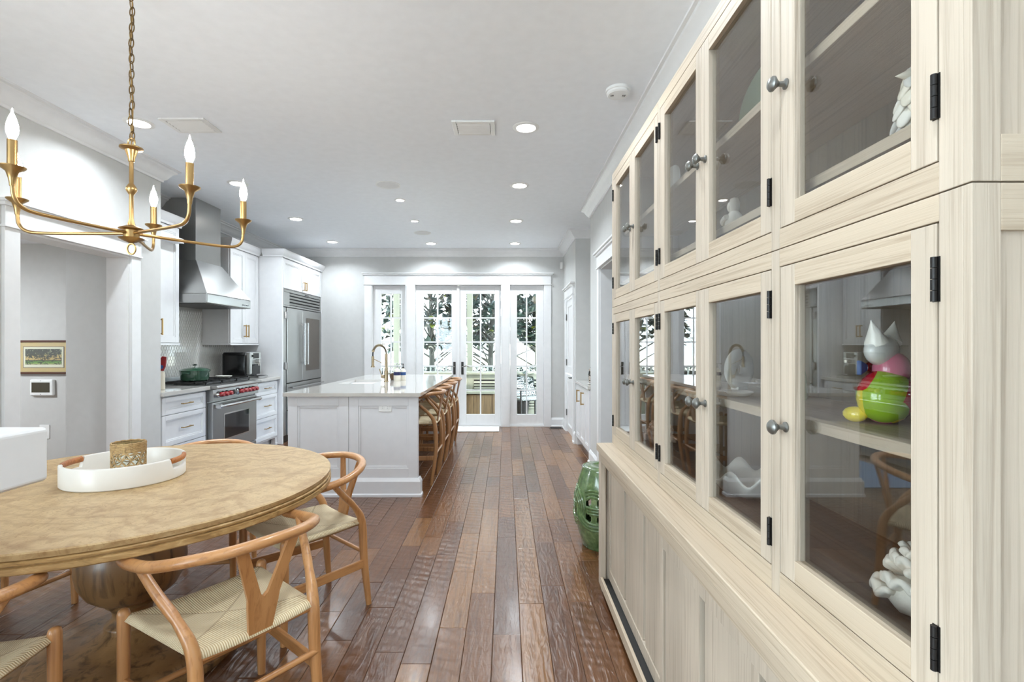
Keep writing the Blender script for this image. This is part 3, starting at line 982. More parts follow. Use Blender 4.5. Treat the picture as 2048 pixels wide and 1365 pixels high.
# hood
t_ = thing('range_hood', 'stainless steel chimney hood above the range', 'hood', (-3.5, 5.6, 1.78))
MB().box(XK, -3.32, 5.35, 5.82, 2.25, H - .001).build('chimney', 'steel', t_, bevel=.002)
h = MB()
y0, y1, xf = 5.158, 6.046, -3.085
v = [(XK, y0, 1.885), (xf, y0, 1.885), (xf, y1, 1.885), (XK, y1, 1.885), (XK, 5.34, 2.26), (-3.31, 5.34, 2.26), (-3.31, 5.83, 2.26), (XK, 5.83, 2.26)]
h.add(v, [(0, 1, 5, 4), (1, 2, 6, 5), (2, 3, 7, 6), (3, 0, 4, 7), (4, 5, 6, 7), (0, 3, 2, 1)])
h.build('canopy', 'steel', t_, bevel=.004)
MB().box(XK, xf, y0, y1, 1.785, 1.886).build('apron_band', 'steel_y', t_, bevel=.01, seg=3)
MB().box(XK + .04, xf - .04, y0 + .04, y1 - .04, 1.78, 1.786).build('filter', 'darksteel', t_)
for i in range(4):
    MB().lathe([(.009, 0), (.009, .008), (.0001, .008)], 12, (xf, 5.86 + i * .035, 1.82), (1, 0, 0)).build('button', 'chrome', t_)

# wall cabinets
def crown_cap(path, z, parent):
    pr = [(0, 0), (.012, 0), (.016, .02), (.03, .035), (.05, .065), (.056, .085), (.056, .1), (0, .1)]
    MB().sweep(path, pr, z).build('crown', 'cab', parent, smooth=True, angle=30)
def wall_cabinet(y0, y1, label, path):
    z0, z1 = 1.368, 2.555
    t_ = thing('wall_cabinet', label, 'cabinet', ((XK + XU) / 2, (y0 + y1) / 2, z0), group='tall white wall cabinets flanking the hood')
    MB().box(XK + .001, XU - .02, y0, y1, z0, z1).build('body', 'cab', t_, bevel=.002)
    MB().box(XK + .001, XU + .006, y0 - .004, y1 + .002, z0 - .022, z0).build('light_rail', 'cab', t_, bevel=.003)
    w = (y1 - y0 - .02) / 2
    for k in range(2):
        d = panel(MB(), (XU - .02, y0 + .009 + k * (w + .002), z0 + .006), U, Z_, N, w, z1 - z0 - .02, .02, .055, .01).build('door', 'cab', t_, bevel=.0015)
        yy = y0 + .009 + w - .03 if k == 0 else y0 + .009 + w + .032
        pull((XU, yy, z0 + .16), U, Z_, N, .16, 'brass', d, True, .006, .034)
    crown_cap(path, z1 - .005, t_)
wall_cabinet(4.465, 5.14, 'tall white wall cabinet left of the hood, nearest the hall opening', [(XK, 5.14), (XU, 5.14), (XU, 4.465)])
wall_cabinet(6.08, 6.78, 'tall white wall cabinet between hood and fridge', [(XU, 6.78), (XU, 6.08), (XK, 6.08)])

# fridge surround
t_ = thing('fridge_surround', 'white fridge enclosure with two small doors above the fridge', 'cabinet', (-3.37, 7.5, 0))
for y0, y1 in ((6.786, 6.826), (8.215, 8.255)):
    MB().box(XK + .001, XG, y0, y1, 0, 2.56).build('side_panel', 'cab', t_, bevel=.002)
MB().box(XK + .001, XG - .022, 6.826, 8.215, 2.125, 2.56).build('upper_box', 'cab', t_)
w = (8.215 - 6.826 - .02) / 2
for k in range(2):
    y0 = 6.834 + k * (w + .004)
    d = panel(MB(), (XG - .022, y0, 2.135), U, Z_, N, w, .405, .022, .06, .01).build('door', 'cab', t_, bevel=.0015)
    pull((XG, 7.52 + (-.036 if k == 0 else .036), 2.225), U, Z_, N, .13, 'brass', d, True, .006, .034)
crown_cap([(XG, 8.255), (XG, 6.786), (XU + .06, 6.786)], 2.55, t_)

# refrigerator
F0, F1 = 6.832, 8.21
XFR = -3.05
t_ = thing('refrigerator', 'stainless steel built-in refrigerator with glass right door', 'refrigerator', (-3.37, 7.52, 0))
MB().box(XK + .05, XFR - .03, F0, F1, .02, 2.118).build('body', 'darksteel', t_, bevel=.002)
gr = MB(); gr.box(XFR - .03, XFR - .012, F0, F1, 1.88, 2.118)
gr.box(XFR - .012, XFR + .012, F0, F1, 1.88, 1.905); gr.box(XFR - .012, XFR + .012, F0, F1, 2.085, 2.118)
gr.box(XFR - .012, XFR + .012, F0, F0 + .19, 1.905, 2.085); gr.box(XFR - .012, XFR + .012, F1 - .05, F1, 1.905, 2.085)
gr = gr.build('grille_frame', 'steel_y', t_, bevel=.004)
MB().box(XFR - .012, XFR - .01, F0 + .19, F1 - .05, 1.905, 2.085).build('grille_shadow', 'blackmat', gr)
for z in (1.915, 1.96, 2.005, 2.05):
    MB().obox((XFR - .008, 0, z), Y_, Vector((.3, 0, 1)).normalized(), X_, F0 + .19, F1 - .05, 0, .026, 0, .012).build('grille_slat', 'steel_y', gr, bevel=.002)
MB().box(XFR + .012, XFR + .014, 7.55, 7.7, 2.094, 2.108).build('badge', 'darksteel', gr)
MS = 7.445
def fdoor(name, y0, y1, z0, z1):
    return MB().box(XFR - .03, XFR + .02, y0 + .003, y1 - .003, z0, z1).build(name, 'steel', t_, bevel=.006, seg=3)
ld_ = fdoor('freezer_door', F0 + .1, MS, .82, 1.87)
rd_ = fdoor('glass_door', MS, F1, .82, 1.87)
MB().box(XFR + .019, XFR + .022, MS + .13, F1 - .09, .96, 1.76).build('door_glass', 'fridgeglass', rd_, bevel=.004)
for z0, z1 in ((.44, .81), (.1, .43)):
    dr = fdoor('drawer', F0 + .1, F1, z0, z1)
    MB().tube([(XFR + .075, F0 + .16, z1 - .06), (XFR + .075, F1 - .06, z1 - .06)], .013, 12).build('drawer_handle', 'chrome', dr, smooth=True)
    for yy in (F0 + .2, F1 - .1):
        MB().box(XFR + .018, XFR + .07, yy - .01, yy + .01, z1 - .07, z1 - .05).build('handle_post', 'chrome', dr)
for p, yy in ((ld_, MS - .05), (rd_, MS + .055)):
    MB().tube([(XFR + .078, yy, 1.06), (XFR + .078, yy, 1.68)], .015, 14).build('handle', 'chrome', p, smooth=True)
    for z in (1.09, 1.65):
        MB().box(XFR + .018, XFR + .075, yy - .01, yy + .01, z - .014, z + .014).build('handle_post', 'chrome', p)
MB().box(XFR - .03, XFR + .004, F0 + .002, F0 + .098, .1, 1.87).build('hinge_strip', 'steel', t_, bevel=.004)
for z in (1.06, 1.76):
    MB().box(XFR + .0, XFR + .03, F0 + .03, F0 + .1, z - .05, z + .05).build('hinge', 'chrome', t_, bevel=.005)
MB().box(XFR - .04, XFR - .02, F0, F1, 0, .1).build('kick_plate', 'darksteel', t_)

# things on the worktops
t_ = thing('dutch_oven', 'green enamel casserole pot with lid on the range', 'pot', (-3.385, 5.44, .9605), local=True)
MB().lathe([(.118, 0), (.13, .01), (.144, .1), (.146, .108), (.138, .108), (.128, .02), (.0001, .015)], 40).build('pot', 'greenpot', t_, smooth=True)
ld_ = MB().lathe([(.148, .108), (.15, .116), (.12, .134), (.06, .146), (.0001, .149)], 40).build('lid', 'greenpot', t_, smooth=True)
MB().lathe([(.01, .147), (.011, .162), (.024, .168), (.026, .176), (.02, .182), (.0001, .183)], 20).build('knob', 'chrome', ld_, smooth=True)
for s_ in (-1, 1):
    MB().tube(bez([(s_ * .03, s_ * -.139, .085), (s_ * .03, s_ * -.168, .09), (s_ * -.03, s_ * -.168, .09), (s_ * -.03, s_ * -.139, .085)], 5), .009, 8).build('handle', 'greenpot', t_, smooth=True)
t_ = thing('spoon_rest', 'white scalloped dish on the far side of the cooktop', 'dish', (-3.3, 5.85, .961), local=True)
MB().lathe([(.03, 0), (.05, .006), (.068, .02), (.072, .03), (.066, .03), (.045, .012), (.0001, .008)], 24, ex=1.25).build('dish', 'tray', t_, smooth=True)
# espresso machine
t_ = thing('coffee_machine', 'black and silver automatic coffee machine on the far worktop', 'coffee machine', (-3.36, 6.42, CT + .001), local=True)
MB().prism([(-.2, 0), (.09, 0), (.1, .08), (.1, .25), (.09, .33), (-.2, .33)], (0, 0, 0), X_, Z_, -Y_, -.14, .14).build('body', 'black', t_, bevel=.014, seg=3)
MB().grid(lambda u, v: (-.2 + .3 * u, -.142 - .03 * math.sin(PI * u) * (.6 + .4 * math.sin(PI * v)), .012 + .3 * v), 14, 12).build('water_tank', 'black', t_, smooth=True, solid=.003)
MB().box(.085, .15, -.135, .135, .05, .335).build('front_panel', 'steel', t_, bevel=.012, seg=3)
MB().box(.149, .153, -.07, .07, .25, .32).build('display', 'black', t_)
MB().box(.14, .21, -.03, .03, .19, .24).build('spout_block', 'chrome', t_, bevel=.008)
for s_ in (-1, 1):
    MB().tube([(.19, s_ * .015, .19), (.19, s_ * .015, .16)], .006, 8).build('spout', 'chrome', t_, smooth=True)
MB().lathe([(.014, 0), (.014, .02), (.0001, .02)], 14, (.15, -.09, .285), (1, 0, 0)).build('dial', 'black', t_)
MB().box(-.0, .25, -.12, .12, .0, .03).build('drip_tray', 'chrome', t_, bevel=.008)
MB().box(.15, .24, -.1, .1, .03, .034).build('drip_grate', 'iron', t_)
MB().box(.13, .152, -.1, .1, .05, .18).build('cup_bay', 'black', t_)
# utensil in a cream holder
t_ = thing('utensil_holder', 'cream upright utensil holder at the hall end of the worktop', 'holder', (-3.27, 4.74, CT + .001), local=True)
MB().lathe([(.03, 0), (.033, .004), (.031, .17), (.027, .17), (.026, .01), (.0001, .008)], 20).build('cup', 'creampot', t_, smooth=True)
t_ = thing('spoon', 'red and blue painted spoon standing in the cream holder', 'spoon', (-3.262, 4.742, CT + .012), local=True)
MB().tube([(0, 0, 0), (0, .004, .17)], .006, 8).build('handle', 'creampot', t_)
MB().prism([(-.024, .165), (.01, .165), (.032, .21), (.04, .3), (.0, .305), (-.03, .27)], (0, .004, 0), X_, Z_, -Y_, -.005, .005).build('paddle', 'red', t_, bevel=.002)
MB().lathe([(.0001, 0), (.018, 0), (.018, .003), (.0001, .004)], 16, (-.003, -.002, .205), (0, -1, 0)).build('blue_mark', 'bluelabel', t_)

# ------------------------------------------------------------------ island
IX0, IX1, IY0, IY1 = -1.975, -.757, 4.42, 7.2
t_ = thing('island_cabinet', 'white panelled kitchen island base with outlet end', 'island', (-1.4, 5.8, 0))
BX0, BX1 = -1.945, -.785
b = MB(); b.box(BX0, -1.2, 4.5, 7.12, .0, .892); b.box(BX0, BX1, 4.48, 4.5, 0, .892); b.box(BX0, BX1, 7.12, 7.15, 0, .892)
b.build('body', 'isl', t_)
xm = -1.405
for a, c_ in ((BX0, xm), (xm + .003, BX1)):
    panel(MB(), (a, 4.48, .165), X_, Z_, -Y_, c_ - a, .725, .022, .085, .012, .018).build('end_panel', 'isl', t_, bevel=.002)
bp = [(0, 0), (.034, 0), (.034, .02), (.026, .03), (.026, .135), (.018, .15), (.01, .165), (0, .165)]
MB().sweep([(BX1, 4.53), (BX1, 4.462), (BX0, 4.462), (BX0, 7.15)][::-1], [(-u, v) for u, v in bp], 0).build('base_moulding', 'isl', t_)
for k in range(4):
    y0 = 4.56 + k * .64
    panel(MB(), (BX0, y0 + .6, .17), -Y_, Z_, -X_, .6, .7, .02, .06, .01).build('side_door', 'isl', t_, bevel=.0015)
# outlet plate
t_ = thing('outlet', 'white double outlet plate on the island end panel', 'outlet', (-1.07, 4.458, .79))
ox, oz, yo = -1.078, .79, 4.468
MB().box(ox - .058, ox + .058, yo - .006, yo, oz - .036, oz + .036).build('plate', 'whitepl', t_, bevel=.003)
for s_ in (-1, 1):
    rc = MB().box(ox + s_ * .022 - .016, ox + s_ * .022 + .016, yo - .009, yo - .006, oz - .016, oz + .016).build('socket', 'whitepl', t_, bevel=.003)
    for dz in (-.006, .006):
        MB().box(ox + s_ * .022 - .004, ox + s_ * .022 + .004, yo - .0095, yo - .009, oz + dz - .001, oz + dz + .001).build('slot', 'darksteel', rc)
# worktop with a sink cut-out
SX0, SX1, SY0, SY1 = -1.85, -1.47, 5.5, 6.14
b = MB()
b.box(IX0, IX1, IY0, SY0, .893, CT); b.box(IX0, IX1, SY1, IY1, .893, CT); b.box(IX0, SX0, SY0, SY1, .893, CT); b.box(SX1, IX1, SY0, SY1, .893, CT)
o = b.build('island_countertop', 'quartz', None)
tag(o, 'long glossy cream quartz island worktop with sink cut-out', 'countertop')
t_ = thing('sink', 'undermount steel sink basin in the island worktop', 'sink', (-1.66, 5.82, .7))
b = MB(); e = .012
for (x0, x1, y0, y1) in ((SX0 - e, SX0, SY0 - e, SY1 + e), (SX1, SX1 + e, SY0 - e, SY1 + e), (SX0, SX1, SY0 - e, SY0), (SX0, SX1, SY1, SY1 + e)):
    b.box(x0, x1, y0, y1, .69, .892)
b.box(SX0, SX1, SY0, SY1, .678, .692)
b.build('basin', 'steel', t_)
MB().lathe([(.04, .692), (.04, .695), (.0001, .694)], 18, ((SX0 + SX1) / 2, 5.82, 0)).build('drain', 'chrome', t_)
# faucet
FX, FY = -1.389, 5.8
t_ = thing('faucet', 'champagne bronze spring-neck faucet beside the island sink', 'faucet', (FX, FY, CT), local=True)
FH = .55
MB().lathe([(.03, 0), (.03, .006), (.024, .01), (.024, .12), (.02, .13), (.017, .15), (.017, .322), (.014, .326)], 20).build('body', 'bronze', t_, smooth=True)
MB().lathe([(.016, -.01), (.02, -.005), (.02, .035), (.012, .04)], 16, (-.02, 0, .055), (-1, -.3, .25)).build('lever_hub', 'bronze', t_, smooth=True)
MB().tube([(-.05, -.012, .065), (-.075, -.02, .15)], .006, 8).build('lever', 'bronze', t_, smooth=True)
arc = [(-.0775 + .0775 * math.cos(a), 0, .326 + .098 * math.sin(a)) for a in [PI * k / 30 for k in range(0, 28)]]
MB().tube(arc, .008, 8).build('hose', 'iron', t_, smooth=True)
hp = []
for k in range(28 * 12):
    s_ = k / (28 * 12 - 1) * 26.99
    i = int(s_); fr = s_ - i
    p = Vector(arc[i]).lerp(Vector(arc[min(i + 1, 27)]), fr)
    a = PI * s_ / 30
    n_ = Vector((math.cos(a), 0, math.sin(a)))
    ph = k * 2 * PI / 12
    hp.append(p + (n_ * math.cos(ph) + Y_ * math.sin(ph)) * .014)
MB().tube(hp, .0028, 5).build('spring', 'bronze', t_, smooth=True)
e_ = Vector(arc[-1])
MB().lathe([(.012, -.012), (.016, -.008), (.016, .012), (.012, .016)], 14, e_, (.3, 0, 1)).build('collar', 'bronze', t_, smooth=True)
MB().tube(bez([e_, e_ + Vector((-.004, 0, -.03)), e_ + Vector((-.004, 0, -.065))], 5), .008, 8).build('hose', 'iron', t_, smooth=True)
q = e_ + Vector((-.004, 0, -.19))
MB().lathe([(.024, 0), (.024, .008), (.016, .02), (.016, .12), (.014, .128), (.0001, .128)], 18, q).build('spray_head', 'bronze', t_, smooth=True)
MB().tube([(0, 0, .19), tuple(q + Vector((0, 0, .1)))], .0045, 8).build('support_arm', 'bronze', t_, smooth=True)
# soap set
t_ = thing('soap_caddy', 'brown wooden caddy behind the soap bottles', 'caddy', (-1.33, 6.12, CT), local=True)
MB().lathe([(.075, 0), (.085, .008), (.094, .06), (.094, .075), (.086, .075), (.08, .01), (.0001, .008)], 28).build('bowl', 'walnut', t_, smooth=True)
def bottle(x, y, h, r, pumpmat, label, stripe, z=0):
    t_ = thing('soap_bottle', label, 'bottle', (x, y, CT + z), group='soap bottles by the island sink', local=True)
    b_ = MB().lathe([(r * .94, 0), (r, .004), (r, h * .8), (r * .8, h * .92), (.012, h), (.012, h + .008)], 20).build('bottle', 'soap', t_, smooth=True)
    MB().lathe([(r + .0006, h * .45), (r + .0006, h * .72)], 20).build('label_band', stripe, b_)
    pm = MB().lathe([(.014, h + .008), (.014, h + .02), (.005, h + .024), (.005, h + .05), (.008, h + .052), (.008, h + .06), (.0001, h + .062)], 12).build('pump', pumpmat, t_, smooth=True)
    MB().tube([(0, 0, h + .056), (-.045, 0, h + .055), (-.05, 0, h + .05)], .004, 6).build('nozzle', pumpmat, pm)
bottle(-1.285, 5.9, .15, .04, 'chrome', 'white soap bottle with silver pump', 'navylabel')
bottle(-1.235, 6.0, .14, .033, 'black', 'white soap bottle with black pump', 'bluelabel')
# aisle rug and door mat
o = MB().box(-2.9, -2.1, 4.7, 6.6, .0005, .012).build('runner_rug', 'bluerug', None, bevel=.004)
tag(o, 'blue runner rug on the aisle floor between island and range', 'rug')
o = MB().box(-.93, -.11, 7.75, 8.215, .0005, .014).build('door_mat', plain('white_mat', (226, 226, 224), .9, bump=.5), None, bevel=.004)
tag(o, 'plain white mat on the floor before the french doors', 'mat')
t_ = thing('floor_register', 'grey floor vent grille in the far right corner', 'vent', (.82, 8.12, .002))
MB().box(.7, .92, 8.04, 8.18, .0005, .006).build('frame', plain('register_grey', (120, 112, 104), .4, .6), t_, bevel=.002)
for k in range(6):
    MB().box(.72, .9, 8.055 + k * .019, 8.062 + k * .019, .006, .008).build('slot', 'blackmat', t_)

# ------------------------------------------------------------------ bar cabinet in the alcove
t_ = thing('bar_cabinet', 'narrow white three-door bar cabinet set in the alcove', 'cabinet', (1.2, 6.28, 0))
A0, A1, XA = 5.745, 6.825, .955
MB().box(XA + .02, 1.465, A0, A1, .1, .835).build('body', 'cab', t_)
MB().box(XA + .08, 1.465, A0, A1, 0, .1).build('plinth', 'cab', t_)
for yy in (A0, A1 - .06): MB().box(XA + .005, XA + .08, yy, yy + .06, 0, .1).build('foot', 'cab', t_, bevel=.004)
w = (A1 - A0 - .03) / 3
for k in range(3):
    y1 = A1 - .012 - k * (w + .003)
    d = panel(MB(), (XA + .02, y1, .115), -Y_, Z_, -X_, w, .71, .02, .055, .01).build('door', 'cab', t_, bevel=.0015)
    if k < 2:
        yy = y1 - w + .03 if k == 0 else y1 - w + .03
        pull((XA, yy, .69), -Y_, Z_, -X_, .16, 'brass', d, True, .007, .036)
o = MB().box(XA - .02, 1.468, A0, A1, .836, .87).build('bar_countertop', 'quartz', None, bevel=.003)
tag(o, 'white quartz top of the alcove bar cabinet', 'countertop')
o = MB().lathe([(.04, 0), (.05, .01), (.055, .1), (.05, .17), (.03, .19), (.032, .2), (.024, .2), (.024, .19), (.0001, .18)], 24, (1.1, 6.35, .871)).build('vase', 'vase', None, smooth=True)
tag(o, 'small dark floral vase on the alcove bar cabinet', 'vase')
o = MB().lathe([(.05, 0), (.055, .004), (.075, .012), (.07, .012), (.0001, .006)], 24, (1.06, 6.05, .871)).build('saucer', 'tray', None, smooth=True)
tag(o, 'white saucer on the bar cabinet before the vase', 'dish')
# ------------------------------------------------------------------ whitewashed hutch on the right wall (fronts face -X)
HY0, HY1 = .645, 2.783       # near and far ends
XB, XH, XW = .516, .59, .965 # base front, glazed front, back
UR, NR = -Y_, -X_

# base unit with two sliding board doors
t_ = thing('sideboard', 'whitewashed pine base unit with sliding board doors below the glazed cabinets', 'sideboard', (.74, 1.7, 0))
b = MB()
b.box(XB + .01, XW, HY0, HY0 + .03, .03, .765); b.box(XB + .01, XW, HY1 - .03, HY1, .03, .765); b.box(XW - .015, XW, HY0, HY1, .03, .765)
b.build('carcass', 'hutch_z', t_, bevel=.002)
MB().box(XB - .012, XW, HY0 - .01, HY1 + .006, .765, .805).build('top', 'hutch_y', t_, bevel=.003)
MB().box(XB, XB + .03, HY1 - .05, HY1, .03, .765).build('stile', 'hutch_z', t_, bevel=.002)
MB().box(XB, XB + .03, HY0, HY0 + .05, .03, .765).build('stile', 'hutch_z', t_, bevel=.002)
MB().box(XB, XB + .03, HY0 + .05, HY1 - .05, .715, .765).build('top_rail', 'hutch_y', t_, bevel=.002)
MB().box(XB, XB + .014, HY0 + .05, HY1 - .05, .03, .082).build('bottom_rail', 'hutch_y', t_, bevel=.002)
MB().box(XB + .014, XB + .075, HY0 + .05, HY1 - .05, .05, .07).build('track', 'blackmat', t_)
for yy in (HY0 + .01, HY1 - .05):
    for xx in (XB + .01, XW - .06):
        MB().box(xx, xx + .04, yy, yy + .04, 0, .03).build('foot', 'hutch_z', t_)
def slider(y0, y1, x, n, label):
    """sliding door: stiles and rails around n boards split by recessed grey strips"""
    z0, z1 = .074, .712
    d = MB(); st = .03
    d.box(x, x + .022, y1 - st, y1, z0, z1); d.box(x, x + .022, y0, y0 + st, z0, z1)
    d.box(x, x + .022, y0 + st, y1 - st, z1 - .055, z1); d.box(x, x + .022, y0 + st, y1 - st, z0, z0 + .055)
    o = d.build('sliding_door', 'hutch_z', t_, bevel=.0015)
    w = (y1 - y0 - 2 * st) / n
    MB().box(x + .02, x + .022, y0 + st, y1 - st, z0 + .055, z1 - .055).build('backing', 'groove', o)
    for k in range(n):
        a = y0 + st + k * w
        MB().box(x + .005, x + .02, a + .018, a + w - .018, z0 + .057, z1 - .057).build('board', 'hutch_z', o, bevel=.0012)
slider(1.69, 2.735, XB + .045, 3, '')
slider(.69, 1.735, XB + .018, 3, '')

YD = [2.744, 2.346, 1.948, 1.916, 1.510, 1.1136, 1.0766, .6837]
DOORS = [(YD[0], YD[1], 'L'), (YD[1], YD[2], 'R'), (YD[3], YD[4], 'L'), (YD[4], YD[5], 'R'), (YD[6], YD[7], 'R')]
def knob(x, y, z, parent):
    MB().lathe([(.011, 0), (.011, .003), (.006, .006), (.005, .016), (.01, .022), (.0155, .027), (.0155, .031), (.011, .036), (.0001, .038)], 18, (x, y, z), NR).build('knob', 'pewter', parent, smooth=True)
def hinge(y, z, parent, h=.062):
    mb = MB()
    for k in range(4):
        z0 = z - h / 2 + k * h / 4
        mb.lathe([(.0042, z0 + .0005), (.0042, z0 + h / 4 - .0005)], 10, (XH - .004, y, 0))
    mb.box(XH - .0012, XH - .0002, y - .006, y + .006, z - h / 2, z + h / 2)
    return mb.build('hinge', 'hinge', parent, smooth=True)
def tier(label, z0, z1, dz0, dz1, shelf, floor_z, kz, hz_):
    t_ = thing('glazed_cabinet', label, 'cabinet', ((XH + XW) / 2, (HY0 + HY1) / 2, z0), group='glazed tiers of the hutch')
    # carcass
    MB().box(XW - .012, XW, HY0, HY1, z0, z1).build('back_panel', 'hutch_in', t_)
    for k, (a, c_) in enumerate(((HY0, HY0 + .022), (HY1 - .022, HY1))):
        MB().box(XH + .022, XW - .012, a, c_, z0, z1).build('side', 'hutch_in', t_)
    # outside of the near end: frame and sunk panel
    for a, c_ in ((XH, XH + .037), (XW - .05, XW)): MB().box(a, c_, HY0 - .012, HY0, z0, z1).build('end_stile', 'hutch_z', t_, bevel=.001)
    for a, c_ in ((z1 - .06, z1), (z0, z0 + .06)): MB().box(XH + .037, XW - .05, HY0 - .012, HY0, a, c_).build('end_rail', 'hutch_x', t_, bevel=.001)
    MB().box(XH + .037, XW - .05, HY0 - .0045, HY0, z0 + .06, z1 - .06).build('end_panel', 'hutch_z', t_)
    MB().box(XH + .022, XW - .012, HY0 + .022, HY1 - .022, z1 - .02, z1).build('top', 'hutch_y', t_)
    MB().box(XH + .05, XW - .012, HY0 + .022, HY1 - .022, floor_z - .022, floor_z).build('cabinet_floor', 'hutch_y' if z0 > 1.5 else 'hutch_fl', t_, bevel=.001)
    MB().box(XH + .06, XW - .012, HY0 + .022, HY1 - .022, shelf - .024, shelf).build('shelf', 'hutch_y', t_, bevel=.0015)
    # face frame
    for a, c_ in ((HY0, YD[7] - .002), (YD[6] + .002, YD[5] - .002), (YD[3] + .002, YD[2] - .002), (YD[0] + .002, HY1)):
        MB().box(XH, XH + .022, a, c_, z0, z1).build('stile', 'hutch_z', t_, bevel=.001)
    for a, c_ in ((z0, dz0 - .002), (dz1 + .002, z1)):
        for p, q in ((YD[7] - .002, YD[6] + .002), (YD[5] - .002, YD[3] + .002), (YD[2] - .002, YD[0] + .002)):
            MB().box(XH, XH + .022, p, q, a, c_).build('rail', 'hutch_y', t_, bevel=.001)
    for i, (ya, yb, side) in enumerate(DOORS):
        s0, s1 = .052, .044       # far stile, near stile
        y0, y1 = yb + .0015, ya - .0015
        do = MB().box(XH, XH + .022, y1 - s0, y1, dz0, dz1).build('door', 'hutch_z', t_, bevel=.0012)
        MB().box(XH, XH + .022, y0, y0 + s1, dz0, dz1).build('door_stile', 'hutch_z', do, bevel=.0012)
        MB().box(XH, XH + .022, y0 + s1, y1 - s0, dz0, dz0 + .046).build('door_rail', 'hutch_y', do, bevel=.0012)
        MB().box(XH, XH + .022, y0 + s1, y1 - s0, dz1 - .044, dz1).build('door_rail', 'hutch_y', do, bevel=.0012)
        MB().obox((0, 0, 0), UR, Z_, NR, -(y1 - s0), -(y0 + s1), dz0 + .046, dz1 - .044, -XH - .016, -XH - .012).build('pane', 'hutchpane', do)
        left_hinge = side == 'L'
        yk = y0 + .026 if left_hinge else y1 - .03
        if i == 4: yk = y1 - .022
        knob(XH, yk, kz, do)
        yh_ = ya - .001 if left_hinge else yb + .001
        for z in hz_:
            hinge(yh_, z, do)
    return t_
lower = tier('lower glazed tier of the hutch, resting on the base unit', .806, 1.556, .862, 1.517, 1.19, .866, 1.177, (.935, 1.44))
upper = tier('upper glazed tier of the hutch under the crown moulding', 1.558, 2.297, 1.602, 2.254, 1.975, 1.70, 1.9, (1.69, 2.17))

# ------------------------------------------------------------------ what the hutch holds
random.seed(3)
def blob(mb, c, r, squash=(1, 1, 1), n=10, wob=.25, freq=3):
    ph = [random.random() * 6 for _ in range(6)]
    def fn(u, v):
        a, b_ = 2 * PI * u, PI * v
        k = 1 + wob * .5 * (math.sin(freq * a + ph[0]) * math.sin(freq * b_ + ph[1]) + math.sin(2 * freq * a + ph[2] + 3 * b_) * .5 * math.sin(b_))
        return (c[0] + r * squash[0] * k * math.sin(b_) * math.cos(a), c[1] + r * squash[1] * k * math.sin(b_) * math.sin(a), c[2] + r * squash[2] * k * math.cos(b_))
    mb.grid(fn, n * 2, n, True)
def ruffle(mb, c, r0, ang, tilt, w):
    """one wavy coral plate"""
    d = Vector((math.cos(ang), math.sin(ang), 0)); s_ = Vector((-math.sin(ang), math.cos(ang), 0))
    ph = random.random() * 6
    def fn(u, v):
        a = (u - .5) * w
        rr = r0 * v
        wav = .16 * r0 * v * math.sin(9 * a + ph)
        p = Vector(c) + d * (rr * math.cos(a) * math.cos(tilt)) + s_ * (rr * math.sin(a)) + Z_ * (rr * math.sin(tilt) + wav)
        return tuple(p)
    mb.grid(fn, 22, 7)
def coral(x, y, z, s, mat, label):
    t_ = thing('coral', label, 'coral', (x, y, z), local=True)
    b_ = MB(); blob(b_, (0, 0, s * .28), s * .5, (1, 1, .56), 9, .2, 3); b_.build('core', mat, t_, smooth=True)
    for k in range(14):
        r_ = MB(); a = k * 2.4
        ruffle(r_, (.2 * s * math.cos(a), .2 * s * math.sin(a), s * (.14 + .045 * k)), s * (.5 - .018 * k), a, .1 + .075 * k, 2.2)
        r_.build('lobe', mat, t_, smooth=True, solid=s * .11, sub=1)
coral(.745, .885, .868, .125, 'coral', 'large white ruffled coral on the hutch floor nearest the viewer')
coral(.745, 2.42, .868, .12, 'coralpink', 'blush ruffled coral on the hutch floor at the far end')
# clam shell bowl
t_ = thing('shell_bowl', 'white wavy clam shell bowl on the lower hutch floor', 'bowl', (.77, 1.62, .868), local=True)
def clam(u, v):
    a = 2 * PI * u
    r = .035 + .075 * v ** .7
    z = .002 + .07 * v ** 1.8 + .02 * v * v * math.sin(7 * a)
    return (r * .95 * math.cos(a), r * 1.25 * math.sin(a), z)
MB().grid(clam, 64, 10, True).build('shell', 'shellwhite', t_, smooth=True, solid=.004)
MB().lathe([(.0001, .0005), (.036, .0005), (.036, .006), (.0001, .006)], 20, ex=1).build('base', 'shellwhite', t_)
# pierced stone disc
t_ = thing('stone_disc', 'white pierced stone disc on the hutch shelf', 'sculpture', (.83, 1.78, 1.19), R(35), local=True)
def ring_(u, v):
    a, b_ = 2 * PI * u, 2 * PI * v
    r = .045 + .028 * math.cos(b_)
    return (r * 1.15 * math.cos(a), .018 * math.sin(b_), .074 + r * math.sin(a))
MB().grid(ring_, 40, 16, True).build('disc', 'stone', t_, smooth=True)
MB().box(-.03, .03, -.015, .015, 0, .012).build('foot', 'stone', t_, bevel=.002)
t_ = thing('oval_dish', 'long pale dish lying on the hutch shelf before the stone disc', 'dish', (.735, 1.58, 1.19), local=True)
MB().lathe([(.03, 0), (.045, .005), (.058, .014), (.054, .015), (.03, .006), (.0001, .005)], 28, ex=.7).build('dish', 'tray', t_, smooth=True)
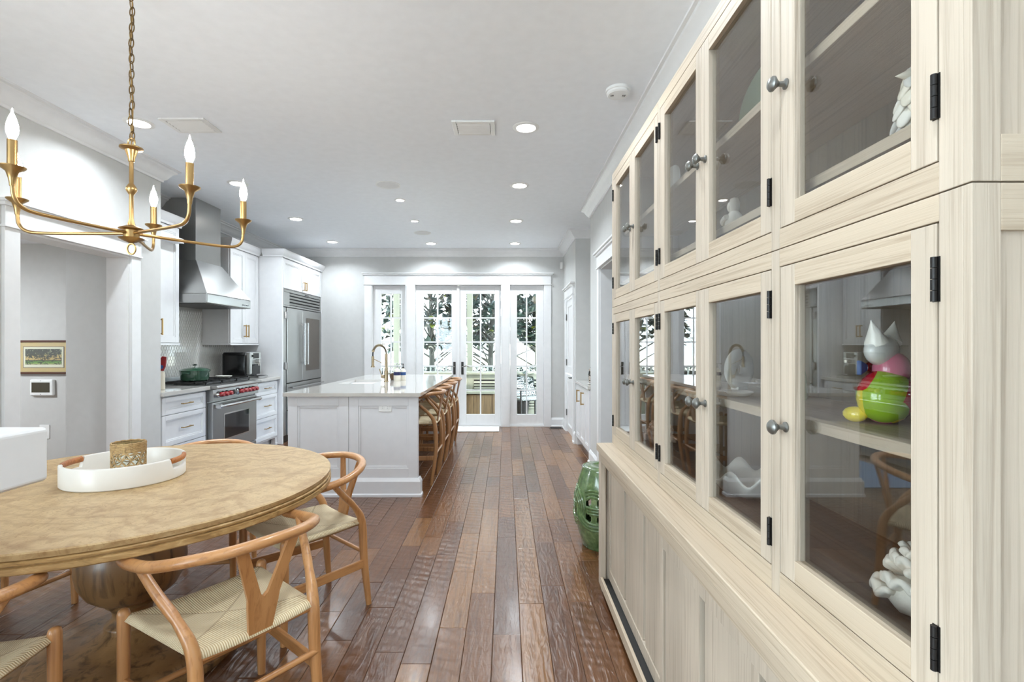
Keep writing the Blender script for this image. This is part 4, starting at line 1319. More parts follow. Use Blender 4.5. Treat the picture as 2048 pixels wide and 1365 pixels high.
# celadon figure
t_ = thing('seated_figurine', 'pale green glazed seated animal figurine on the hutch shelf', 'figurine', (.85, 1.47, 1.19), R(20), local=True)
MB().lathe([(.03, 0), (.034, .01), (.032, .05), (.026, .085), (.018, .1), (.0001, .104)], 18).build('body', 'jade', t_, smooth=True)
b_ = MB(); blob(b_, (-.004, 0, .112), .026, (1, 1, .95), 9, .03, 2); b_.build('head', 'jade', t_, smooth=True)
for s_ in (-1, 1):
    MB().lathe([(.011, 0), (.0001, .03)], 8, (-.002, s_ * .014, .126)).build('ear', 'jade', t_, smooth=True)
    MB().tube([(-.028, s_ * .014, .06), (-.036, s_ * .013, .004)], .009, 8).build('foreleg', 'jade', t_, smooth=True)
# painted cat: a generic cheerful ceramic cat
t_ = thing('ceramic_cat', 'brightly painted ceramic cat with white head on the hutch shelf', 'figurine', (.775, 1.02, 1.19), R(-58), local=True); t_.scale = (1.2, 1.2, 1.2)
b_ = MB(); blob(b_, (0, 0, .046), .056, (.72, 1, .84), 14, 0, 2); b_.build('body', 'patches', t_, smooth=True)
b_ = MB(); blob(b_, (.004, .012, .092), .034, (.8, 1, .9), 12, 0, 2); b_.build('chest', plain('pink_stripe', (206, 120, 140), .15, coat=.5), t_, smooth=True)
hd_ = MB(); blob(hd_, (-.006, 0, .124), .034, (.62, 1.35, .8), 14, 0, 2); hd_ = hd_.build('head', plain('gloss_white', (236, 234, 228), .12, coat=.5), t_, smooth=True)
for s_ in (-1, 1):
    MB().lathe([(.018, 0), (.009, .02), (.0001, .042)], 10, (-.004, s_ * .026, .138), (0, s_ * .5, 1)).build('ear', M['soap'], hd_, smooth=True)
    MB().tube([(-.0265, s_ * .009, .131), (-.025, s_ * .018, .134), (-.02, s_ * .028, .131)], .0016, 6).build('eye', 'black', hd_)
    for k in (-1, 0, 1):
        MB().tube([(-.026, s_ * .01, .12 + k * .003), (-.018, s_ * .034, .121 + k * .007)], .0008, 5).build('whisker', 'black', hd_)
MB().lathe([(.005, 0), (.004, .004), (.0001, .006)], 10, (-.026, 0, .124), (-1, 0, 0)).build('nose', 'red', hd_, smooth=True)
for s_ in (-1, 1):
    MB().prism([(0, -.005), (s_ * .026, -.013), (s_ * .026, .013), (0, .005)][::s_], (-.034, 0, .094), Y_, Z_, X_, 0, .008).build('bow', 'red' if s_ > 0 else 'bluelabel', t_, bevel=.002)
    b_ = MB(); blob(b_, (-.034, s_ * .03, .014), .016, (1.2, .9, .85), 8, 0, 2); b_.build('paw', plain('paw_yellow', (232, 208, 40), .15, coat=.4), t_, smooth=True)
MB().tube(bez([(.03, .03, .02), (.06, .03, .03), (.07, .02, .07), (.06, .01, .11)], 6), .008, 8).build('tail', 'navylabel', t_, smooth=True)
# white veiled statuette
t_ = thing('veiled_statuette', 'white veiled female bust on the upper hutch floor', 'statuette', (.74, 1.62, 1.701), R(-30), local=True)
MB().lathe([(.036, 0), (.038, .01), (.036, .05), (.028, .07), (.018, .08), (.02, .095), (.021, .108), (.016, .122), (.0001, .128)], 20, ex=.8).build('veil', 'shellwhite', t_, smooth=True)
b_ = MB(); blob(b_, (-.008, 0, .098), .0165, (.9, .82, 1.15), 10, 0, 2); b_.build('face', 'shellwhite', t_, smooth=True)
MB().tube(bez([(-.018, .03, .055), (-.034, .012, .05), (-.032, -.006, .056), (-.02, -.03, .06)], 5), .009, 8).build('arms', 'shellwhite', t_, smooth=True)
# leaning platters on the upper shelf
for x, y, r, mt, lab in ((.80, 1.5, .125, 'jade', 'round pale green platter leaning on the upper hutch shelf'), (.80, 2.42, .12, 'stone', 'round pale grey platter leaning at the far end of the upper shelf')):
    t_ = thing('platter', lab, 'platter', (x, y, 1.975), local=True)
    MB().lathe([(.0001, 0), (r * .6, .004), (r * .97, .02), (r, .022), (r * .97, .026), (r * .6, .01), (.0001, .006)], 40, (0, 0, r * .985), (-.96, -.15, .2)).build('plate', mt, t_, smooth=True)
# stacked shell figure at the near end
t_ = thing('shell_bird', 'bird figure made of stacked sea shells on the upper hutch floor', 'figurine', (.735, .9, 1.701), R(15), local=True)
rnd = random.Random(5)
for k, (z, r) in enumerate(((.012, .03), (.03, .034), (.05, .03), (.07, .026), (.09, .02), (.108, .016))):
    for q in range(5 if k < 4 else 3):
        a = q * 2 * PI / (5 if k < 4 else 3) + k * .7
        b_ = MB(); blob(b_, (0, 0, 0), 1, (1, 1, 1), 8, 0, 2)
        sx, sy, sz = .006, .013, .024
        rot = Matrix.Rotation(a, 3, 'Z') @ Matrix.Rotation(-.5, 3, 'Y')
        b_.v = [tuple(rot @ Vector((p[0] * sx + r * .8, p[1] * sy, p[2] * sz)) + Vector((0, 0, z + .014))) for p in b_.v]
        b_.build('shell', ('shellwhite', 'creampot', 'stone')[(k + q) % 3], t_, smooth=True)
b_ = MB(); blob(b_, (0, 0, .135), .018, (1, .85, .9), 9, .05, 2); b_.build('head', 'stone', t_, smooth=True)
MB().lathe([(.01, 0), (.0001, .028)], 10, (-.012, 0, .134), (-1, .2, -.15)).build('beak', 'creampot', t_, smooth=True)

# ------------------------------------------------------------------ green garden stool
GX, GY = .665, 3.39
t_ = thing('garden_stool', 'green glazed ceramic garden stool beyond the hutch end', 'garden stool', (GX, GY, 0), local=True)
GH = .53
def gr_(z):
    k = z / GH
    return .135 + .055 * math.sin(PI * min(max((k - .02) / .96, 0), 1)) ** .9
NB, NZ = 120, 44
def hole(a, z):
    a = (a % (PI / 3)) - PI / 6
    for da in (-.3, .3):
        for dz in (-.055, .055):
            if ((a - da) / .11) ** 2 + ((z - .275 - dz) / .034) ** 2 < 1: return True
    return (a / .07) ** 2 + ((z - .275) / .05) ** 2 < 1 and False
b_ = MB()
vs_ = [(gr_(GH * j / NZ) * math.cos(2 * PI * i / NB), gr_(GH * j / NZ) * math.sin(2 * PI * i / NB), GH * j / NZ) for j in range(NZ + 1) for i in range(NB)]
fs_ = []
for j in range(NZ):
    for i in range(NB):
        if not hole(2 * PI * (i + .5) / NB, GH * (j + .5) / NZ):
            fs_.append((j * NB + i, j * NB + (i + 1) % NB, (j + 1) * NB + (i + 1) % NB, (j + 1) * NB + i))
b_.add(vs_, fs_)
b_.build('drum', 'stoolglaze', t_, smooth=True, solid=-.01)
MB().lathe([(gr_(GH) + .001, GH - .012), (gr_(GH) + .004, GH - .004), (gr_(GH) - .012, GH + .004), (.07, GH + .008), (.065, GH + .005), (.0001, GH + .006)], 48).build('top', 'stoolglaze', t_, smooth=True)
for z in (.46, .1, .06):
    MB().tube([((gr_(z) + .001) * math.cos(a), (gr_(z) + .001) * math.sin(a), z) for a in [2 * PI * k / 48 for k in range(48)]], .0055, 8, closed=True).build('band', 'stoolglaze', t_, smooth=True)
for k in range(18):
    a = 2 * PI * k / 18
    rr = gr_(.49)
    MB().lathe([(.011, -.002), (.009, .005), (.005, .009), (.0001, .01)], 10, (rr * math.cos(a), rr * math.sin(a), .49), (math.cos(a), math.sin(a), 0)).build('stud', 'stoolglaze', t_, smooth=True)
for k in range(6):
    a0 = 2 * PI * k / 6
    for rr in (.088, .108, .128):
        pts = []
        for q in range(40):
            th = 2 * PI * q / 40
            z = .275 + rr * math.sin(th)
            a = a0 + rr * math.cos(th) / .185
            r_ = gr_(z) + .007 + .007 * math.sin(2 * th)
            pts.append((r_ * math.cos(a), r_ * math.sin(a), z))
        MB().tube(pts, .0105, 8, closed=True).build('ring_relief', 'stoolglaze', t_, smooth=True)
    for dz in (-.018, 0, .018):
        pts = []
        for q in range(9):
            a = a0 - .22 + .44 * q / 8
            r_ = gr_(.275) + .01
            pts.append((r_ * math.cos(a), r_ * math.sin(a), .275 + dz))
        MB().tube(pts, .0075, 8).build('bar_relief', 'stoolglaze', t_, smooth=True)

# ------------------------------------------------------------------ white console just left of the viewer
t_ = thing('console', 'tall white console with thick rounded top at the left edge beside the table', 'console', (-1.6, .95, 0))
MB().box(-2.0, -1.233, .5, 1.35, .985, 1.13).build('top', 'trim', t_, bevel=.012, seg=4)
MB().box(-1.95, -1.6, .52, .84, 0, .985).build('base', 'trim', t_, bevel=.006)
# ------------------------------------------------------------------ round pedestal table
TX, TY, TR = -1.63, 2.185, .817
t_ = thing('dining_table', 'round burl wood dining table on a turned pedestal', 'table', (TX, TY, 0), local=True)
MB().lathe([(.0001, .74), (TR - .006, .74), (TR - .002, .757), (TR - .008, .7605), (.0001, .7605)], 128).build('top', 'tabletop', t_, smooth=True, angle=30)
ep = [(TR - .03, .697), (TR - .004, .698), (TR, .702), (TR, .719), (TR - .009, .7215), (TR - .009, .725), (TR - .002, .727), (TR - .001, .733), (TR - .004, .736), (TR - .012, .738), (TR - .012, .74), (.3, .74)]
MB().lathe([(.3, .705), (TR - .06, .705), (TR - .05, .697)] + ep, 128).build('edge_band', 'tableedge', t_, smooth=True, angle=30)
MB().lathe([(.20, .704), (.21, .69), (.21, .665), (.2, .65), (.16, .63), (.115, .61), (.105, .595), (.12, .575), (.15, .55), (.182, .51), (.2, .455), (.203, .40), (.192, .345), (.165, .295), (.13, .265), (.09, .255), (.088, .245), (.1, .238), (.088, .23), (.075, .21), (.072, .185), (.085, .16), (.098, .155), (.102, .148), (.1, .14), (.1, .13), (.13, .11), (.165, .092), (.19, .086), (.2, .08), (.27, .076)], 64).build('pedestal', 'pedestal', t_, smooth=True, angle=50)
MB().lathe([(.42, 0), (.425, .006), (.425, .026), (.41, .034), (.36, .04), (.355, .05), (.34, .062), (.28, .072), (.26, .078), (.0001, .078)], 72).build('base', 'pedestal', t_, smooth=True, angle=40)

# tray, cup
t_ = thing('oval_tray', 'white lacquered oval tray with rattan-wrapped handles on the table', 'tray', (-1.685, 2.215, .761), R(14), local=True)
AX, AY, HT = .225, .225, .09
NA = 96
def inh(a, cut=.34):
    return min(abs(a % PI), abs(a % PI - PI)) < cut
b_ = MB()
# wall built from outer and inner skins; handle slots lowered
rows = []
vs_, fs_ = [], []
for i in range(NA):
    a = 2 * PI * i / NA
    low = inh(a, .33)
    zt = .045 if low else HT
    for rr, z in ((1, 0.004), (1, zt - .004), (.985, zt), (.945, zt), (.93, zt - .004), (.93, .012)):
        vs_.append((AX * rr * math.cos(a), AY * rr * math.sin(a), z))
q = 6
for i in range(NA):
    j = (i + 1) % NA
    for k in range(q - 1):
        fs_.append((i * q + k, j * q + k, j * q + k + 1, i * q + k + 1))
b_.add(vs_, fs_)
b_.build('wall', 'tray', t_, smooth=True, angle=50)
MB().lathe([(.0001, 0), (AX * .985, 0), (AX, .004), (AX * .94, .012), (.0001, .012)], 72).build('floor', 'tray', t_, smooth=True)
for c_ in (0, PI):
    pts = [(AX * .965 * math.cos(c_ + a), AY * .965 * math.sin(c_ + a), .078) for a in [-.36 + .72 * k / 12 for k in range(13)]]
    MB().tube(pts, .013, 10, flat=.75).build('handle', 'rattan', t_, smooth=True)
t_ = thing('seagrass_cup', 'woven seagrass covered glass cup standing in the white tray', 'cup', (-1.66, 2.2, .7735), local=True)
MB().lathe([(.052, 0), (.056, .004), (.058, .145), (.0555, .145), (.053, .008), (.0001, .006)], 32).build('glass', 'pane', t_, smooth=True)
for z, amp in ((.006, 0), (.03, .003), (.055, .004), (.082, .004), (.104, .003)):
    MB().tube([(.0615 * math.cos(a), .0615 * math.sin(a), z + amp * math.sin(9 * a + z * 60)) for a in [2 * PI * k / 54 for k in range(54)]], .0028, 6, closed=True).build('strand', 'seagrass', t_, smooth=True)
for k in range(7):
    MB().tube([((.062 + .001 * (k % 2)) * math.cos(a), (.062 + .001 * (k % 2)) * math.sin(a), .112 + k * .006 + .0012 * math.sin(13 * a + k)) for a in [2 * PI * i / 54 for i in range(54)]], .0034, 6, closed=True).build('rim_coil', 'seagrass', t_, smooth=True)
for k in range(12):
    a0 = 2 * PI * k / 12
    for s_ in (-1, 1):
        MB().tube([(.0625 * math.cos(a0 + s_ * .26 * math.sin(PI * z / .052)), .0625 * math.sin(a0 + s_ * .26 * math.sin(PI * z / .052)), z) for z in [.006 + .104 * i / 12 for i in range(13)]], .0024, 6).build('strand', 'seagrass', t_, smooth=True)

# ------------------------------------------------------------------ wishbone chairs
def wishbone(name, label, cat, hs=.44, hr=.735, ha=.675, mat='oak', matx='oak_x', maty='oak_y', bar=False):
    t_ = thing(name, label, cat, local=True)
    fw, fd, bw, bd = .235, .205, .195, -.215
    for s_ in (-1, 1):
        MB().tube([(s_ * (fw + .004), fd + .005, 0), (s_ * fw, fd, hs * .6), (s_ * fw, fd, hs + .012), (s_ * fw, fd, hs + .024), (s_ * fw, fd, hs + .03)], [.015, .019, .0195, .016, .008], 14).build('leg', mat, t_, smooth=True)
        rise = ha - hs
        pts = bez([(s_ * (bw + (.02 if bar else .008)), bd + (.03 if bar else -.035), 0), (s_ * bw, bd - .012, hs * .55), (s_ * bw, bd, hs * .98), (s_ * (bw + .018), bd + .05, hs + rise * .35), (s_ * (bw + .048), bd + .13, hs + rise * .7), (s_ * (bw + .07), bd + .2, ha + .002)], 6)
        m_ = len(pts)
        MB().tube(pts, [.0145 + .0065 * math.sin(PI * min(i / (m_ * .62), 1)) if i < m_ * .62 else .0165 - .003 * (i - m_ * .62) / (m_ * .38) for i in range(m_)], 14).build('leg', mat, t_, smooth=True)
    # bent top rail
    pts = bez([(-.272, .1, ha), (-.276, .02, ha + .004), (-.262, -.09, ha + .018), (-.215, -.19, ha + .04), (-.12, -.262, hr - .006), (0, -.285, hr), (.12, -.262, hr - .006), (.215, -.19, ha + .04), (.262, -.09, ha + .018), (.276, .02, ha + .004), (.272, .1, ha)], 7)
    m_ = len(pts)
    MB().tube(pts, [(.0135 if i in (0, m_ - 1) else .0178) for i in range(m_)], 14, flat=1.12).build('top_rail', matx, t_, smooth=True)
    # Y splat
    zb, zt, zs = hs - .03, hr - .005, hs + (hr - hs) * .36
    tilt = Vector((0, (-.272 - (bd + .0)) / (zt - zb), 1)).normalized()
    ln = (zt - zb) / tilt.z
    hsx = (zs - zb) / tilt.z
    poly = [(-.036, 0), (.036, 0), (.05, hsx * .8), (.105, ln), (.068, ln), (.014, hsx + .012), (0, hsx), (-.014, hsx + .012), (-.068, ln), (-.105, ln), (-.05, hsx * .8)]
    sp = MB(); nn = X_.cross(tilt)
    # split into convex pieces
    sp.prism([(-.036, 0), (.036, 0), (.05, hsx * .8), (.052, hsx), (-.052, hsx), (-.05, hsx * .8)], (0, bd, zb), X_, tilt, nn, -.006, .006)
    sp.prism([(0, hsx), (.052, hsx), (.105, ln), (.07, ln), (.012, hsx + .012)], (0, bd, zb), X_, tilt, nn, -.006, .006)
    sp.prism([(-.052, hsx), (0, hsx), (-.012, hsx + .012), (-.07, ln), (-.105, ln)], (0, bd, zb), X_, tilt, nn, -.006, .006)
    sp.build('back_splat', mat, t_)
    # seat: rails and woven cord
    for s_ in (-1, 1):
        MB().tube([(s_ * (fw - .03), fd, hs - .018), (s_ * (bw - .03), bd, hs - .018)], .005, 10).build('seat_rail', maty, t_, smooth=True)
    MB().tube([(-bw, bd, hs - .018), (bw, bd, hs - .018)], .011, 10).build('seat_rail', matx, t_, smooth=True)
    MB().tube([(-fw, fd - .012, hs - .018), (fw, fd - .012, hs - .018)], .006, 10).build('seat_rail', matx, t_, smooth=True)
    def seat(u, v):
        # u around section across depth: 0..1 top then wrap under
        y = fd + .014 + (bd - .014 - fd - .014) * v
        k = (fd - y) / (fd - bd)
        wx = fw + (bw - fw) * k
        xx = 1 - u * 2
        ex = max(abs(xx), abs(v * 2 - 1))
        dip = .02 * (1 - xx * xx) * (1 - (2 * v - 1) ** 2)
        edge = max(0, ex - .9) / .1
        z = hs + .006 - dip - .02 * edge ** 2
        z += .012 * (abs(xx) ** 3) - .004
        return (xx * (wx + .006), y, z)
    MB().grid(seat, 41, 41).build('woven_seat', 'cord', t_, smooth=True, solid=.03, angle=80)
    # stretchers
    h1 = .2 if not bar else .24
    for s_ in (-1, 1):
        f_ = Vector((s_ * fw, fd, h1 + .02)); g_ = Vector((s_ * (bw + .004), bd - .02, h1 + .02))
        d_ = (g_ - f_); u_ = d_.normalized(); n_ = u_.cross(Z_)
        MB().obox(f_, u_, Z_, n_, 0, d_.length, -.022, .022, -.008, .008).build('stretcher', maty, t_, bevel=.004)
    zf = h1 - .035 if not bar else h1 - .06
    MB().tube([(-fw, fd, zf), (fw, fd, zf)], .0115, 10).build('stretcher', matx, t_, smooth=True)
    MB().tube([(-bw, bd - .02, h1 + .07), (bw, bd - .02, h1 + .07)], .011, 10).build('stretcher', matx, t_, smooth=True)
    return t_
ch = wishbone('wishbone_chair', 'x', 'chair')
SPOTS = [(-.973, 1.742, 54.7, 'oak wishbone chair with its back to the viewer at the front of the table'),
         (-1.034, 2.557, 138.2, 'oak wishbone chair on the right of the table, nearest the island'),
         (-1.76, 2.9, 189.4, 'oak wishbone chair behind the table, only its rail and legs showing'),
         (-1.608, 1.321, 8.9, 'oak wishbone chair cut off at the lower left corner'),
         (-2.52, 2.44, 255, 'oak wishbone chair beyond the table on the hall side, only its legs showing')]
for i, (x, y, a, lab) in enumerate(SPOTS):
    o = ch if i == 0 else copy_tree(ch)
    o.location = (x, y, 0); o.rotation_euler = (0, 0, R(a))
    tag(o, lab, 'chair', 'wishbone chairs round the table')
st = wishbone('bar_stool', 'x', 'stool', .60, .885, .84, 'stool', 'stool', 'stool', True)
for i, (y, lab) in enumerate(((5.02, 'nearest the viewer'), (5.62, 'second from the viewer'), (6.22, 'third from the viewer'), (6.84, 'nearest the french doors'))):
    o = st if i == 0 else copy_tree(st)
    o.location = (-.905, y, 0); o.rotation_euler = (0, 0, R(90))
    tag(o, 'wooden wishbone stool with woven seat at the island, ' + lab, 'stool', 'wishbone stools along the island')

# ------------------------------------------------------------------ chandelier
CX, CY = -1.637, 2.185
t_ = thing('chandelier', 'antique gold five-arm candle chandelier hanging on a chain', 'chandelier', (CX, CY, 1.74), local=True)
zo = -1.74
def zz(p): return [(r, z + zo) for r, z in p]
MB().lathe(zz([(.0001, 1.796), (.012, 1.797), (.045, 1.812), (.048, 1.816), (.03, 1.82), (.03, 1.85), (.048, 1.856), (.045, 1.86), (.016, 1.872), (.0085, 1.9), (.0085, 2.005), (.013, 2.012), (.021, 2.026), (.021, 2.036), (.013, 2.05), (.0085, 2.056), (.0085, 2.15), (.012, 2.152), (.013, 2.165), (.024, 2.2), (.044, 2.208), (.044, 2.213), (.0001, 2.214)]), 28).build('stem', 'gold', t_, smooth=True, angle=50)
def ringlink(c, r, w, ax, mat, name, stretch=1.0):
    ax = Vector(ax).normalized()
    u = Z_; v = ax.cross(u)
    pts = [Vector(c) + u * (r * stretch * math.sin(a)) + v * (r * math.cos(a)) for a in [2 * PI * k / 16 for k in range(16)]]
    return MB().tube([(p.x, p.y, p.z) for p in pts], w, 6, closed=True).build(name, mat, t_, smooth=True)
ringlink((0, 0, 1.77 + zo), .018, .004, (0, 1, .0), 'gold', 'finial_ring', 1.3)
ringlink((0, 0, 2.235 + zo), .02, .0035, (.3, 1, 0), 'gold', 'top_loop', 1.0)
z = 2.262
k = 0
rnd = random.Random(2)
while z < H - .03:
    ringlink((rnd.uniform(-.004, .004), 0, z + zo), .0125, .0024, (1, .25, 0) if k % 2 else (.2, 1, 0), 'chainlink', 'chain_link', 1.75)
    z += .034; k += 1
MB().tube(bez([(0, 0, 2.21 + zo), (.006, 0, 2.4 + zo), (-.005, 0, 2.6 + zo), (.004, 0, 2.8 + zo), (0, 0, H + zo)], 6), .0028, 6).build('cord', 'brass', t_, smooth=True)
MB().lathe(zz([(.0001, H - .03), (.03, H - .028), (.06, H - .012), (.065, H - .001), (.0001, H - .001)][1:]), 24).build('canopy', 'gold', t_, smooth=True)
AR = .449
for q in range(5):
    a = R(-29 + 72 * q)
    d_ = Vector((math.cos(a), math.sin(a), 0))
    P = lambda r, z_: tuple(d_ * r + Z_ * (z_ + zo))
    arm = MB().tube(bez([P(.02, 1.838), P(.2, 1.832), P(.36, 1.83), P(.415, 1.838), P(.442, 1.865), P(AR, 1.91)], 7), .0068, 10).build('arm', 'gold', t_, smooth=True)
    c_ = Vector(P(AR, 0))
    MB().lathe(zz([(.008, 1.905), (.0085, 1.915), (.011, 1.93), (.018, 1.955), (.036, 1.968), (.038, 1.973), (.034, 1.973), (.014, 1.967), (.0001, 1.967)]), 22, (c_.x, c_.y, 0)).build('candle_cup', 'gold', arm, smooth=True)
    MB().lathe(zz([(.0142, 1.967), (.0142, 2.066), (.0001, 2.067)]), 18, (c_.x, c_.y, 0)).build('candle_sleeve', 'gold', arm, smooth=True)
    MB().lathe(zz([(.009, 2.066), (.010, 2.072), (.0165, 2.09), (.0178, 2.104), (.0155, 2.124), (.0095, 2.146), (.004, 2.16), (.002, 2.172), (.0001, 2.178)]), 18, (c_.x, c_.y, 0)).build('bulb', 'bulb', arm, smooth=True)

# ------------------------------------------------------------------ the porch and garden outside
struct(MB().box(-6, 5, YW + .14, 11.6, -.2, -.03), 'deck_floor', plain('deck_boards', (150, 146, 136), .7), 'grey porch deck outside the french doors', 'deck')
struct(MB().box(-60, 60, 11.6, 95, -.45, -.35), 'ground', 'ground', 'pale sunlit ground beyond the porch railing', 'ground')
struct(MB().box(-60, 60, 78, 79, -.35, 5.0), 'wall_neighbour', plain('pale_blue_siding', (214, 224, 232), .7), 'pale blue neighbouring wall far beyond the trees', 'wall')
struct(MB().box(-6, 5, YW + .14, 11.5, 3.2, 3.3), 'ceiling_porch_added', 'porchwhite', 'white porch roof added unseen over the deck for shade', 'roof')  # roof out of view, put in to shade the porch furniture
for x, lab in ((-2.42, 'sage porch post seen through the left sidelight'), (-.80, 'pale green porch post seen through the right french door'), (.72, 'pale green porch post seen through the right sidelight')):
    o = MB().box(x - .06, x + .06, 11.0, 11.12, -.03, 3.2).build('porch_post', 'porchgreen', None, bevel=.006)
    tag(o, lab, 'post', 'porch posts')
t_ = thing('porch_railing', 'white porch railing with pickets before the trees', 'railing', (-1, 11.06, -.03))
for z0, z1 in ((.86, .9), (.1, .14)):
    MB().box(-3, 2.2, 11.03, 11.09, z0, z1).build('rail', 'porchwhite', t_, bevel=.003)
x = -2.95
while x < 2.2:
    MB().box(x, x + .03, 11.045, 11.075, .14, .86).build('picket', 'porchwhite', t_)
    x += .115
# side wall of the porch on the left with lantern
w = MB(); w.box(-2.9, -2.78, 8.45, 10.2, -.03, 3.2)
for y in (8.9, 9.5, 10.1): w.box(-2.78, -2.75, y, y + .08, -.03, 3.2)
struct(w, 'wall_porch', 'sagegreen', 'sage green porch side wall seen through the left sidelight', 'wall')
t_ = thing('wall_lantern', 'small dark lantern on the sage green porch wall', 'lantern', (-2.72, 9.75, 1.75), local=True)
MB().box(-.03, .05, -.05, .05, 0, .2).build('cage', 'sagegreen', t_, bevel=.005)
MB().box(-.01, .035, -.052, .052, .02, .18).build('glass', 'porchwhite', t_)
# outdoor counter with louvered doors
t_ = thing('porch_counter', 'pale green outdoor counter with louvered doors on the porch', 'counter', (-1.1, 10.2, -.03))
MB().box(-2.3, .75, 10.0, 10.45, -.03, .76).build('body', 'porchgreen', t_, bevel=.004)
MB().box(-2.34, .79, 9.95, 10.5, .76, .8).build('top', 'porchgreen', t_, bevel=.004)
for x0 in (-2.2, -1.43, -.64, .14):
    x1 = x0 + .56
    MB().box(x0, x1, 9.99, 9.998, .08, .66).build('louver_backing', 'blackmat', t_)
    for k in range(10):
        z = .1 + k * .056
        MB().obox((x0, 9.985, z), X_, Vector((0, -.5, -.85)).normalized(), Vector((0, -.85, .5)), 0, .56, -.026, .02, 0, .006).build('louver', 'porchgreen', t_)
# wooden storage bench
t_ = thing('storage_bench', 'weathered wooden storage bench with pale top on the porch', 'bench', (-.5, 9.45, -.03))
for k in range(6):
    MB().box(-.8 + k * .1, -.703 + k * .1, 9.3, 9.325, .02, .42).build('board', 'deckwood', t_, bevel=.002)
MB().box(-.8, -.2, 9.325, 9.7, .0, .42).build('box', 'deckwood', t_)
for x in (-.82, -.24): MB().box(x, x + .06, 9.28, 9.34, -.03, .44).build('post', 'deckwood', t_, bevel=.002)
MB().box(-.86, -.14, 9.25, 9.72, .44, .475).build('seat_top', 'porchgreen', t_, bevel=.004)
# wicker chair
t_ = thing('wicker_chair', 'black and white wicker porch chair seen through the right sidelight', 'chair', (.42, 9.5, -.03), R(205), local=True)
def wback(u, v):
    x = (u * 2 - 1) * .28
    return (x, -.22 - .14 * v - .05 * (1 - (u * 2 - 1) ** 2), .38 + .38 * v * (1 - .18 * (u * 2 - 1) ** 4))
MB().grid(wback, 18, 14).build('backrest', 'wicker', t_, smooth=True, solid=.02)
MB().grid(lambda u, v: ((u * 2 - 1) * .27, -.22 + .46 * v, .38 + .02 * math.sin(PI * v)), 12, 12).build('seat', 'wicker', t_, smooth=True, solid=.03)
for s_ in (-1, 1):
    MB().tube([(s_ * .26, .22, 0), (s_ * .27, .23, .55)], .018, 10).build('leg', 'blackmat', t_, smooth=True)
    MB().tube([(s_ * .26, -.2, 0), (s_ * .28, -.24, .42), (s_ * .29, -.37, .74)], .018, 10).build('leg', 'blackmat', t_, smooth=True)
    MB().tube([(s_ * .27, .24, .56), (s_ * .29, -.3, .58)], .02, 10).build('armrest', 'blackmat', t_, smooth=True)

# leaves
LEAF = [(-.0, 0, 0), (.28, .33, .05), (.22, .72, .06), (0, 1, -.04), (-.22, .72, .06), (-.28, .33, .05), (0, .5, 0)]
LF = [(0, 1, 6), (1, 2, 6), (2, 3, 6), (3, 4, 6), (4, 5, 6), (5, 0, 6)]
def leaf_verts(p, d, up, s):
    d = d.normalized(); x = d.cross(up).normalized(); n = x.cross(d)
    return [tuple(p + x * (a * s * 1.25) + d * (b_ * s) + n * (c_ * s)) for a, b_, c_ in LEAF]
def magnolia(x, y, seed, lean, nclus, label, zr, spread):
    r_ = random.Random(seed)
    t_ = thing('magnolia_tree', label, 'tree', (x, y, -.35), group='magnolia trees beyond the railing')
    top = Vector((x + lean, y + .2, 3.9))
    MB().tube(bez([(x, y, -.4), (x + lean * .15, y, .7), (x + lean * .4, y + .05, 1.7), (x + lean * .7, y + .1, 2.8), tuple(top)], 6), [.095 - .07 * i / 24 for i in range(25)], 10).build('trunk', 'bark', t_, smooth=True)
    big, small_ = [], []
    for c in range(nclus):
        a = r_.random() * 2 * PI
        zc = r_.uniform(*zr)
        rad = spread * (.25 + .75 * math.sqrt(r_.random()))
        c_ = Vector((x + lean * .5 + rad * math.cos(a) * 1.25, y + rad * math.sin(a) * .75, zc))
        if c % 5 == 0:
            hb = Vector((x + lean * .4, y, max(.7, zc - .5 - .3 * r_.random())))
            m_ = hb.lerp(c_, .5) + Vector((0, 0, .05))
            MB().tube(bez([hb, m_, c_], 4), [.026 - .018 * i / 8 for i in range(9)], 6).build('branch', 'bark', t_, smooth=True)
        ax = Vector((r_.gauss(0, .6), r_.gauss(-.2, .6), .6)).normalized()
        for k in range(9):
            th = k * 2.4
            u = ax.orthogonal().normalized(); v = ax.cross(u)
            d_ = (u * math.cos(th) + v * math.sin(th)) * .9 + ax * r_.uniform(.1, .7) + Vector((0, 0, -.15))
            s_ = r_.uniform(.14, .22)
            tone = r_.random() * .78 if r_.random() < .93 else r_.uniform(.8, 1)
            (big if c_.y < y + .15 and zc < 2.75 else small_).append((leaf_verts(c_, d_, Vector((r_.gauss(0, .2), r_.gauss(0, .2), 1)), s_), tone))
    big.sort(key=lambda q_: sum(p[1] for p in q_[0]))
    small_ += big[130:]
    for vs_, tone in big[:130]:
        o = MB().add(vs_, LF).build('leaf', 'leaf', t_)
        o.data.attributes.new('rnd', 'FLOAT', 'POINT').data.foreach_set('value', [tone] * len(o.data.vertices))
    mb = MB(); vals = []
    for vs_, tone in small_:
        mb.add(vs_, LF); vals += [tone] * len(vs_)
    o = mb.build('foliage', 'leaf', t_); o['kind'] = 'stuff'
    o.data.attributes.new('rnd', 'FLOAT', 'POINT').data.foreach_set('value', vals)
magnolia(-1.85, 12.6, 11, -.1, 240, 'magnolia tree with straight trunk seen through the left french door', (1.25, 3.6), 1.2)
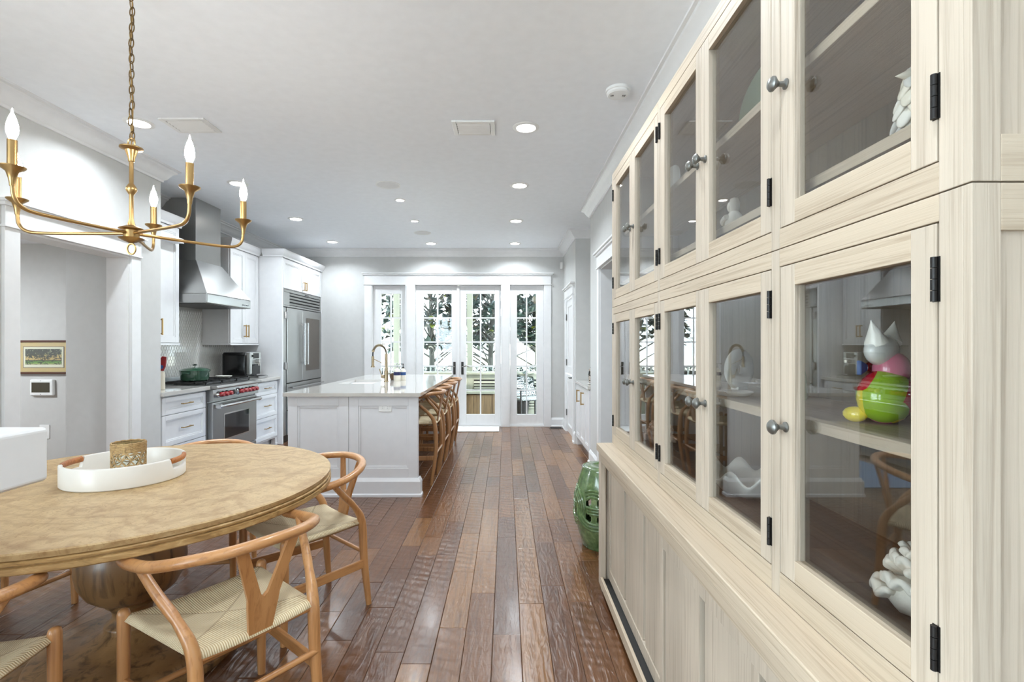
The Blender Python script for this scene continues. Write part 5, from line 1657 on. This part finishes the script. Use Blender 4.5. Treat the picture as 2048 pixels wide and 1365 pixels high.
magnolia(-.42, 12.8, 12, .12, 240, 'magnolia tree with forked trunk seen through the right french door', (1.3, 3.6), 1.2)
magnolia(.85, 13.4, 13, -.05, 180, 'magnolia tree seen through the right sidelight', (1.35, 3.6), 1.1)
# low hedge just outside the railing
hg = thing('hedge', 'low dark clipped hedge behind the white porch railing', 'hedge', (-.8, 11.7, -.35))
MB().box(-4, 3, 11.5, 11.95, -.36, .74).build('core', plain('hedge_core', (14, 24, 18), .9), hg)
rr_ = random.Random(21); mb = MB(); vals = []
for k in range(5200):
    side = rr_.random() < .6
    p = Vector((rr_.uniform(-4, 3), 11.49 if side else rr_.uniform(11.48, 11.95), rr_.uniform(.1, .78) if side else rr_.uniform(.72, .84)))
    v = leaf_verts(p, Vector((rr_.gauss(0, 1), rr_.gauss(-.6, .5), rr_.gauss(.3, .7))), Vector((rr_.gauss(0, .4), -.3, 1)), rr_.uniform(.04, .075))
    mb.add(v, LF); vals += [rr_.random() * .7] * 7
o = mb.build('foliage', 'leaf', hg); o['kind'] = 'stuff'
o.data.attributes.new('rnd', 'FLOAT', 'POINT').data.foreach_set('value', vals)
# potted plant by the wicker chair
t_ = thing('potted_plant', 'dark leafy potted plant on the porch behind the wicker chair', 'plant', (.33, 9.85, -.03), local=True)
MB().lathe([(.1, 0), (.13, .25), (.14, .28), (.12, .28), (.11, .24), (.0001, .23)], 20).build('pot', 'blackmat', t_, smooth=True)
rr_ = random.Random(9)
for k in range(46):
    a = rr_.random() * 2 * PI
    p = Vector((rr_.gauss(0, .09), rr_.gauss(0, .07), rr_.uniform(.4, .92)))
    o = MB().add(leaf_verts(p, Vector((math.cos(a), math.sin(a), rr_.uniform(-.2, .7))), Z_, rr_.uniform(.12, .2)), LF).build('leaf', 'leaf', t_)
    o.data.attributes.new('rnd', 'FLOAT', 'POINT').data.foreach_set('value', [rr_.random() * .5] * 7)
for k in range(4):
    MB().tube([(0, 0, .23), (rr_.gauss(0, .05), rr_.gauss(0, .05), .85)], .007, 6).build('stem', 'bark', t_)
